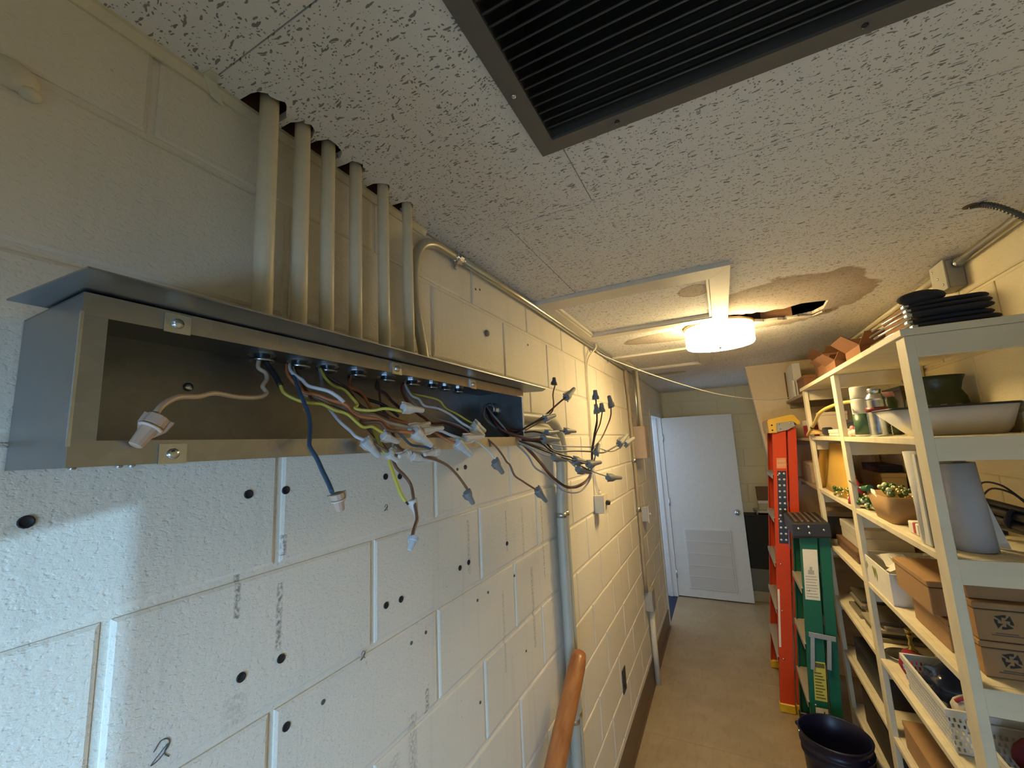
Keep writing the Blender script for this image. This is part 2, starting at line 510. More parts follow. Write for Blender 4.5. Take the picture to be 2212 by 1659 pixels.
def lay_blocks(parent, mat, a0, a1, place, rot, skip=None, ztop=H, off=0.0):
    n = 0
    while n * ROW < ztop - 0.02:
        z0, z1 = n * ROW, min((n + 1) * ROW, ztop)
        start = Y0 + off + (ROW if n % 2 else 0)
        k = math.floor((a0 - start) / BLK)
        while start + k * BLK < a1:
            s0, s1 = max(a0, start + k * BLK), min(a1, start + (k + 1) * BLK)
            k += 1
            pieces = [(s0, s1)]
            if skip and z0 < skip[2] - 0.03:
                pieces = [(s0, min(s1, skip[0])), (max(s0, skip[1]), s1)]
            for (q0, q1) in pieces:
                if q1 - q0 < 0.03: continue
                zz0 = z0
                if skip and z0 < skip[2] < z1 and q0 < skip[1] and q1 > skip[0]: zz0 = skip[2]
                if z1 - zz0 < 0.03: continue
                me = block_mesh(q1 - q0, z1 - zz0, mat)
                o = inst('block', me, place((q0 + q1) / 2, (zz0 + z1) / 2, random.uniform(-0.0005, 0.0005)), parent, rot)
        n += 1
lay_blocks(wall_left, m_wall, -0.70, 5.60, lambda a, z, d: (d, a, z), (0, 0, 0), (DY0, DY1, DZ))
lay_blocks(wall_right, m_wall2, -0.70, 4.04, lambda a, z, d: (1.45 + d, a, z), (0, 0, PI), None, H, 0.11)
lay_blocks(wall_far, m_wall2, 0.0, 1.45, lambda a, z, d: (a, 5.60 + d, z), (0, 0, -PI / 2), None, H, 0.2)

# --- sloping partition beyond the shelves
wall_partition = struct('wall_partition', B().prism([(0.860, 4.04, TOP), (1.456, 4.04, TOP), (1.456, 4.04, 0), (1.135, 4.04, 0)], (0, 0.10, 0)), M('partition_paint', (0.76, 0.63, 0.42), 0.6))

# --- floor: vinyl sheets with hairline seams
floor = struct('floor', B().box(-0.2, 1.62, -0.75, 5.8, -0.10, -0.004), m_dark)
for y0, y1 in ((-0.70, 1.34), (1.34, 2.88), (2.88, 3.70), (3.70, 5.60)):
    obj('vinyl_sheet', B().box(0.0, 1.455, y0 + .0012, y1 - .0012, -0.006, 0.0, .001), m_floor, floor)
obj('doorway_carpet', B().box(-0.9, 0.0, DY0, DY1, -0.006, 0.001), M('blue_carpet', (0.025, 0.035, 0.075), 0.95, bs=.5), floor)
baseboard_left = struct('baseboard_left', B().prism([(0, -0.70, 0), (0.016, -0.70, 0), (0.012, -0.70, 0.008), (0.006, -0.70, 0.018), (0.005, -0.70, 0.158), (0, -0.70, 0.166)], (0, 5.14, 0)), m_base)
baseboard_far = struct('baseboard_far', B().box(0.0, 1.0, 5.592, 5.606, 0, 0.10, .002), m_base)

# --- ceiling: deck, joists, acoustic panels
ceiling = struct('ceiling', B().box(-0.2, 1.62, -0.82, 5.8, 2.62, 2.70), m_dark)
def panel(loop, holes=()):
    return obj('ceiling_panel', B().prism([(x, y, H) for x, y in loop], (0, 0, 0.014), [[(x, y, H) for x, y in h] for h in holes]), m_ceil, ceiling)
CON_Y = [0.371, 0.432, 0.486, 0.552, 0.628, 0.706]
CON_X = 0.043
random.seed(3)
g = 0.0011
edge = [(0.0, 0.3 + g)]
for i, cy in enumerate(CON_Y):
    wd = (0.030, 0.021, 0.027, 0.021, 0.021, 0.018)[i]
    edge.append((0.004, cy - wd))
    for k in range(1, 10):
        a = PI * k / 10
        edge.append((0.004 + (0.061, 0.056, 0.058, 0.055, 0.053, 0.052)[i] * math.sin(a) ** 0.45 * random.uniform(.90, 1.07), cy - wd * math.cos(a) * random.uniform(.86, 1.1)))
    edge.append((0.004, cy + wd))
edge.append((0.0, 0.92 - g))
panel([(0, -.70), (0.415, -.70), (0.415, .3 - g), (0, .3 - g)])
panel(edge + [(0.43 - g, 0.92 - g), (0.43 - g, 0.69), (0.415, 0.69), (0.415, 0.3 + g)])
panel([(0.43 + g, 0.69), (1.29, 0.69), (1.29, -0.70), (1.45, -0.70), (1.45, 0.92 - g), (0.43 + g, 0.92 - g)])
panel([(0.415, -.70), (1.29, -.70), (1.29, -.08), (0.415, -.08)])
panel([(0, 0.92 + g), (0.2 - g, 0.92 + g), (0.2 - g, 1.53 - g), (0, 1.53 - g)])
panel([(0.2 + g, 0.92 + g), (1.45, 0.92 + g), (1.45, 1.53 - g), (0.2 + g, 1.53 - g)])
panel([(0.70 + g, 1.53 + g), (1.45, 1.53 + g), (1.45, 2.20), (1.139, 2.232), (1.035, 2.212), (0.97, 2.258), (0.935, 2.246), (0.893, 2.262), (0.86, 2.24), (0.842, 2.252), (0.815, 2.235), (0.79, 2.255), (0.765, 2.215), (0.748, 2.222), (0.70 + g, 2.20)])
panel([(0.70 + g, 2.20 + g), (0.748, 2.222 + g), (0.757, 2.28), (0.79, 2.33), (0.81, 2.41), (0.87, 2.43), (0.91, 2.462), (0.97, 2.47), (1.013, 2.492), (1.06, 2.47), (1.115, 2.45), (1.135, 2.40), (1.146, 2.37), (1.139, 2.232 + g), (1.45, 2.20 + g), (1.45, 2.9 - g), (0.70 + g, 2.9 - g)])
panel([(0, 1.53 + g), (0.70 - g, 1.53 + g), (0.70 - g, 2.9 - g), (0, 2.9 - g)], [[(0.075, 1.60), (0.66, 1.60), (0.66, 2.14), (0.075, 2.14)]])
panel([(0, 2.9 + g), (1.45, 2.9 + g), (1.45, 4.04), (0, 4.04)], [[(0.075, 2.95), (0.56, 2.95), (0.56, 3.50), (0.075, 3.50)]])
panel([(0, 4.04 + g), (1.45, 4.04 + g), (1.45, 5.60), (0, 5.60)])
# torn scrap of the broken tile hanging at the near edge of the gap
obj('torn_scrap', B().prism([(1.0, 2.44, H + .002), (1.115, 2.45, H - .012), (1.14, 2.38, H - .016), (1.19, 2.44, H - .002), (1.10, 2.52, H - .004)], (0, 0, .006)), m_ceil, ceiling)
for (y0, x0, x1) in ((2.50, 0.90, 1.04),):
    obj('joist', B().box(x0, x1, y0, y0 + .04, H + 0.018, 2.62), m_joist, ceiling)
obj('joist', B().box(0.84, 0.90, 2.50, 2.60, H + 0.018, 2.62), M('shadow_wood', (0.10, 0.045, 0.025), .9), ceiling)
obj('joist', B().box(0.0, 0.13, 0.26, 0.80, H + 0.10, H + 0.14), M('gap_dark_brown', (0.13, 0.06, 0.035), .9), ceiling)  # board over the conduit gaps, coloured dark so the gaps look dark
obj('gap_backing', B().box(-0.003, 0.001, 0.26, 0.80, H + 0.001, H + 0.10), M('gap_dark_brown', (0.13, 0.06, 0.035), .9), ceiling)  # added dark strip hiding the pale wall behind the conduit gaps
trim_1 = struct('trim_1', B().prism([(0, -.70, H), (0.011, -.70, H), (0.011, -.70, H - .006), (0.004, -.70, H - .017), (0, -.70, H - .017)], (0, 1.52, 0)), m_creamd)

# --- window behind the camera
win = struct('window_1', B().prism([(WX0, -.73, WZ0), (WX1, -.73, WZ0), (WX1, -.73, WZ1), (WX0, -.73, WZ1)], (0, -.05, 0), [[(WX0 + .012, -.73, WZ0 + .012), (WX1 - .012, -.73, WZ0 + .012), (WX1 - .012, -.73, WZ1 - .012), (WX0 + .012, -.73, WZ1 - .012)]]), m_jamb)

# --- doorway and open door
b = B()
b.box(-0.21, 0.006, DY0 - 0.045, DY0 + .012, 0, DZ + .045); b.box(-0.21, 0.006, DY1 - .012, DY1 + 0.045, 0, DZ + .045); b.box(-0.21, 0.006, DY0 + .012, DY1 - .012, DZ - .012, DZ + .045)
b.box(-0.09, -0.05, DY0 + .012, DY0 + .024, 0, DZ - .012); b.box(-0.09, -0.05, DY1 - .024, DY1 - .012, 0, DZ - .012)
trim_2 = struct('trim_2', b, m_jamb)
door = struct('door_1', B().box(0.008, 0.766, 5.295, 5.338, 0.012, 2.035, .002), m_door)
obj('door_vent', B().box(0.150, 0.603, 5.284, 5.296, 0.118, 0.745, .003), perforated_mat(), door)
b = B()
for q in ((0.135, 0.615, 0.105, 0.120), (0.135, 0.615, 0.743, 0.757), (0.135, 0.151, 0.118, 0.745), (0.602, 0.616, 0.118, 0.745)):
    b.box(q[0], q[1], 5.286, 5.297, q[2], q[3], .002)
obj('vent_frame', b, m_door, door)
for zz in (0.24, 0.36, 0.49, 0.62):
    obj('vent_rib', B().box(0.151, 0.602, 5.281, 5.288, zz - .003, zz + .003), m_door, door)
obj('door_knob', B().lathe([(0.030, 0), (0.030, .006), (0.012, .010), (0.011, .03), (0.024, .036), (0.029, .05), (0.024, .062), (0, .066)], (0.706, 5.296, 0.951), (0, -1, 0), 16), m_zinc, door, 'round metal door knob')
for zz in (0.25, 1.05, 1.80):
    obj('hinge', B().tube([(0.010, 5.288, zz - .045), (0.010, 5.288, zz + .045)], .006, 8), m_zinc, door)

# ================================================================== CEILING FIXTURES
# return-air grille
gr = thing('air_grille', 'large dark grey louvred return air grille on the ceiling above the trough', 'grille', (0.84, 0.31, H))
GX0, GX1, GY0, GY1 = 0.389, 1.32, -0.10, 0.709
b = B()
fl = 0.033
zt, zb = H - 0.0005, H - 0.0065
b.prism([(GX0, GY0, zb), (GX1, GY0, zb), (GX1, GY1, zb), (GX0, GY1, zb)], (0, 0, zt - zb),
        [[(GX0 + fl, GY0 + fl, zb), (GX1 - fl, GY0 + fl, zb), (GX1 - fl, GY1 - fl, zb), (GX0 + fl, GY1 - fl, zb)]])
obj('frame', b, m_grille, gr)
b = B()   # inner collar going up into the duct
ix0, ix1, iy0, iy1 = GX0 + fl, GX1 - fl, GY0 + fl, GY1 - fl
b.prism([(ix0 - .002, iy0 - .002, H), (ix1 + .002, iy0 - .002, H), (ix1 + .002, iy1 + .002, H), (ix0 - .002, iy1 + .002, H)], (0, 0, 0.12),
        [[(ix0, iy0, H), (ix1, iy0, H), (ix1, iy1, H), (ix0, iy1, H)]])
obj('collar', b, m_slat, gr)
obj('duct_back', B().box(ix0, ix1, iy0, iy1, H + 0.12, H + 0.125), m_dark, gr)
sl = B().quadbox((0, 0, 0), ((ix1 - ix0) / 2, 0, 0), (0, 0.0085, 0.0100), (0, 0.0007, -0.0006))
sl.tube([(-(ix1 - ix0) / 2, -0.0088, -0.0102), ((ix1 - ix0) / 2, -0.0088, -0.0102)], .0016, 6)
sme = sl.mesh('louvre'); sme.materials.append(m_slat)
y = iy1 - 0.020
while y > iy0 + 0.01:
    inst('louvre', sme, ((ix0 + ix1) / 2, y, H + 0.007), gr); y -= 0.0193
for (sx, sy) in ((0.403, 0.55), (0.541, 0.692), (0.894, 0.692)):
    obj('screw', B().lathe([(0.0045, 0), (0.0045, .0015), (0.002, .003), (0, .0032)], (sx, sy, zb), (0, 0, -1), 10), m_zinc if sx < .45 else m_black, gr)

# hatch frames
def hatch(x0, x1, y0, y1, ix0, ix1, iy0, iy1, label, drop=.017):
    h = thing('access_hatch', label, 'hatch', ((x0 + x1) / 2, (y0 + y1) / 2, H))
    zz = H - drop
    def fr(l, nm='frame_board'):
        obj(nm, B().prism([(px, py, zz) for px, py in l], (0, 0, drop - .0005)), m_trimw, h)
    fr([(x0, y0), (x1, y0), (ix1, iy0), (ix0, iy0)]); fr([(x1, y0 + .0008), (x1, y1 - .0008), (ix1, iy1), (ix1, iy0 + .0008)])
    fr([(x0, y1), (ix0, iy1), (ix1, iy1), (x1, y1)]); fr([(x0, y0 + .0008), (ix0, iy0 + .0008), (ix0, iy1 - .0008), (x0, y1 - .0008)])
    # stop beads inside the frame
    s = .012
    for q in ((ix0, ix1, iy0, iy0 + s), (ix0, ix1, iy1 - s, iy1), (ix0, ix0 + s, iy0 + s, iy1 - s), (ix1 - s, ix1, iy0 + s, iy1 - s)):
        obj('stop_bead', B().box(q[0], q[1], q[2], q[3], H - .011, H + .004, .002), m_trimw, h)
    obj('hatch_panel', B().box(ix0 + .002, ix1 - .002, iy0 + .002, iy1 - .002, H + .005, H + .016), m_ceil, h)
hatch(0.012, 0.735, 1.495, 2.215, 0.075, 0.668, 1.595, 2.150, 'wood framed ceiling access hatch in front of the glowing drum lamp, larger of two')
hatch(0.020, 0.640, 2.850, 3.600, 0.075, 0.560, 2.950, 3.510, 'wood framed ceiling hatch partly hidden behind the glowing drum lamp', .014)

# drum lamp
LX, LY = 0.690, 2.372
lp = thing('ceiling_lamp', 'glowing white drum shaped flush lamp on the ceiling by the torn hole', 'lamp', (LX, LY, H))
obj('mounting_ring', B().lathe([(0.150, 0), (0.168, -.006), (0.168, -.014), (0.155, -.018)], (LX, LY, H - .001), (0, 0, 1), 40), M('lamp_ring', (0.55, 0.42, 0.25), .35, .6), lp)
m_lit = emit_mat('lit_shade', (1.0, 0.735, 0.335), LAMP_STRENGTH)
obj('shade', B().lathe([(0.160, -.0185), (0.163, -.022), (0.162, -.105), (0.157, -.113)], (LX, LY, H), (0, 0, 1), 40), m_lit, lp)
obj('diffuser', B().lathe([(0.1565, -.1125), (0.10, -.1165), (0.0, -.1175)], (LX, LY, H), (0, 0, 1), 40), emit_mat('lit_diffuser', (1.0, 0.735, 0.335), LAMP_STRENGTH * 1.8), lp)
obj('finial', B().lathe([(0.011, 0), (0.011, .003), (0.006, .007), (0.006, .012), (0, .014)], (LX, LY, H - .1177), (0, 0, -1), 12), m_emt, lp)

# ================================================================== LEFT WALL HARDWARE
tr = thing('wire_trough', 'long open galvanized wire trough fixed to the block wall, cover laid on top', 'trough', (0.07, 0.60, 1.796))
BX, BY0, BY1, BZ0, BZ1 = 0.147, 0.146, 1.072, 1.796, 1.953
t = .0018
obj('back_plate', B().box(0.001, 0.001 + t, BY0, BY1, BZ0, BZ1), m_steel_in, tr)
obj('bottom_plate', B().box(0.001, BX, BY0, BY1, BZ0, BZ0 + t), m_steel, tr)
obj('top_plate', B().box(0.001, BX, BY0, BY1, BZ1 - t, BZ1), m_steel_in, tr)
for yy, nm in ((BY0, 'end_plate'), (BY1 - t, 'end_plate')):
    obj(nm, B().box(0.001, BX, yy, yy + t, BZ0 + t, BZ1 - t), m_steel, tr)
LT = .021
obj('upper_lip', B().prism([(BX, BY0, BZ1), (BX, BY1, BZ1), (BX, BY1, BZ1 - LT), (BX, BY0, BZ1 - LT)], (t, 0, 0)), m_steel_lip, tr)
obj('lower_lip', B().prism([(BX, BY0, BZ0), (BX, BY1 - .012, BZ0), (BX, BY1 - .032, BZ0 + LT + .002), (BX, BY0, BZ0 + LT + .002)], (t, 0, 0)), m_steel_lip, tr)
obj('end_lip', B().box(BX - .001, BX + t - .0005, BY0, BY0 + .018, BZ0 + LT, BZ1 - LT), m_steel, tr)
obj('end_lip', B().box(BX - .001, BX + t - .0005, BY1 - .008, BY1, BZ0, BZ1 - LT), M('bare_edge', (0.62, 0.55, 0.44), .45), tr)
# corner seam of the folded end
obj('corner_flange', B().box(BX - .0005, BX + .0026, BY0 - .0010, BY0 + .0012, BZ0 + .018, BZ1 - .018), m_zinc, tr)
# lid resting on top, pushed towards the room
obj('lid', B().prism([(0.060, 0.120, 1.9550), (0.205, 0.130, 1.9555), (0.205, 1.112, 1.9555), (0.176, 1.155, 1.9550), (0.060, 1.120, 1.9550)], (0, 0, .0017)), m_steel, tr)
def screw(p, ax, r=.0045, par=tr):
    return obj('screw', B().lathe([(r, 0), (r, .0015), (r * .5, .003), (0, .0032)], p, ax, 10), m_zinc, par)
def tabplate(y, z):
    o_ = obj('keeper_tab', B().prism([(BX + t, y - .012, z - .011), (BX + t, y + .012, z - .011), (BX + t, y + .012, z + .009), (BX + t, y - .012, z + .009)], (.0022, 0, 0)), m_zinc, tr)
    return o_
for (yy, zz) in ((0.218, 1.941), (0.222, 1.806), (0.548, 1.941), (0.80, 1.941), (0.545, 1.806)):
    tabplate(yy, zz); screw((BX + t + .002, yy, zz - .001), (1, 0, 0), .0055)
for yy in (0.165, 0.190, 0.197):
    screw((0.10 + (yy - .165), yy, BZ0), (0, 0, -1), .003)
screw((0.003, 0.30, 1.897), (1, 0, 0), .006)
screw((0.003, 0.86, 1.90), (1, 0, 0), .006)
# bushings and locknuts under the top plate
BUSH = CON_Y + [0.770, 0.822, 0.878]
for i, yy in enumerate(BUSH):
    r = .0150 if i < 6 else .0115
    bx_ = 0.050 if i < 6 else 0.055
    ln = obj('locknut', B().lathe([(r * 1.25, 0), (r * 1.25, -.0035), (r, -.0036)], (bx_, yy, BZ1 - t - .0005), (0, 0, 1), 12, False), m_zinc, tr)
    obj('bushing', B().lathe([(r * .8, -.003), (r * .8, -.010), (r * 1.15, -.0105), (r * 1.15, -.014), (r * .62, -.0145), (r * .62, -.005)], (bx_, yy, BZ1 - t), (0, 0, 1), 14), m_zinc, tr)
# cable connector on the far end plate
hub = (0.050, BY1 - t, 1.905)
obj('cable_connector', B().lathe([(0.020, 0), (0.020, .004), (0.0145, .005), (0.0145, .020), (0.017, .021), (0.017, .026), (0.011, .026), (0.011, .004)], hub, (0, -1, 0), 16), m_zinc, tr)
screw((0.052, BY1 - t - .012, 1.922), (0, 0, 1), .004)

# painted conduits from the trough up through the ceiling
ordn = ['nearest to the camera, through the widest ceiling gap', 'second from the near end', 'third from the near end', 'third from the galvanized bend', 'second from the galvanized bend', 'beside the galvanized bend']
for i, yy in enumerate(CON_Y):
    r = (.0142, .0130, .0125, .0122, .0120, .0118)[i]
    xt = CON_X
    o = obj('conduit', B().tube([(0.046, yy, BZ1 + .0005), (xt, yy, 2.16), (xt - .004, yy + .001, 2.50)], r, 18), m_cream)
    tag(o, 'cream painted conduit above the trough, ' + ordn[i], 'conduit', 'painted conduits above the trough')
# galvanized conduit with offset bend, running along the wall top
emt = thing('steel_conduit', 'bare galvanized conduit bending off the trough and running along the ceiling corner', 'conduit', (0.02, 0.78, BZ1))
ep = [(0.022, 0.800, BZ1 + .0005), (0.021, 0.792, 1.99), (0.020, 0.782, 2.04), (0.019, 0.768, 2.10), (0.019, 0.757, 2.15), (0.019, 0.753, 2.20), (0.019, 0.756, 2.245), (0.019, 0.768, 2.285), (0.019, 0.790, 2.315), (0.019, 0.825, 2.334), (0.019, 0.870, 2.341), (0.019, 0.95, 2.343), (0.020, 1.10, 2.348)]
obj('bent_pipe', B().tube(smooth_path(ep, 3), .0122, 14), M('greyed_conduit', (0.42, 0.40, 0.33), .38, .55), emt)
obj('straight_pipe', B().tube([(0.020, 0.955, 2.3435), (0.0205, 1.46, 2.352), (0.0205, 2.45, 2.352), (0.0205, 3.30, 2.352)], .0118, 14), m_emt, emt)
obj('coupling', B().lathe([(0.0135, 0), (0.0150, .001), (0.0150, .007), (0.0138, .008), (0.0138, .034), (0.0150, .035), (0.0150, .041), (0.0135, .042)], (0.0195, 0.93, 2.3432), (0, 1, 0.01), 16), m_zinc, emt)
def strap(y, z=2.3435, par=emt):
    b = B(); pts = [(0.0, y, z - .030), (0.0055, y, z - .030), (0.0055, y, z - .014)] + [(0.0195 + .0145 * math.cos(a), y, z + .0145 * math.sin(a)) for a in (-2.3, -1.6, -.8, 0, .8, 1.6, 2.4)]
    P = [Vector(p) for p in pts]
    for A, C in zip(P[1:], P[2:]): b.beam(A, C, (0, 1, 0), .016, .0016)
    obj('strap', b, m_zinc, par); obj('strap_screw', B().lathe([(.0055, 0), (.0055, .002), (0, .005)], (0.0065, y, z - .024), (1, 0, 0), 10), m_zinc, par)
strap(0.955); strap(2.36, 2.352); strap(2.78, 2.352)

# two conduits leaving the trough end and turning down the wall
for k, (zz, yv, xx, rr, lb) in enumerate(((1.846, 1.628, 0.044, .0195, 'lower grey painted conduit leaving the trough end and dropping to the floor'), (1.893, 1.674, 0.040, .0195, 'upper grey painted conduit leaving the trough end and dropping beside its twin'))):
    pts = [(xx, BY1 + .001, zz), (xx, 1.30, zz), (xx, yv - .15, zz)]
    R0 = .15
    for a in (15, 30, 45, 60, 75, 90):
        q = math.radians(a); pts.append((xx, yv - R0 + R0 * math.sin(q), zz - R0 + R0 * math.cos(q)))
    pts += [(xx - .012, yv, zz - .35), (xx - .012, yv, 0.55), (xx - .012, yv + .0, 0.0)]
    o = thing('drop_conduit', lb, 'conduit', (xx, yv, 0), 'grey conduits beside the trough')
    obj('pipe', B().tube(pts, rr, 16), M('grey_conduit_paint', (0.44, 0.43, 0.36), .45, bs=.15, bscale=80), o)
    for zc in (1.50, 0.75):
        obj('clip', B().tube([(xx - .012, yv, zc), (xx - .012, yv, zc + .018)], rr + .0018, 16), m_emt, o)

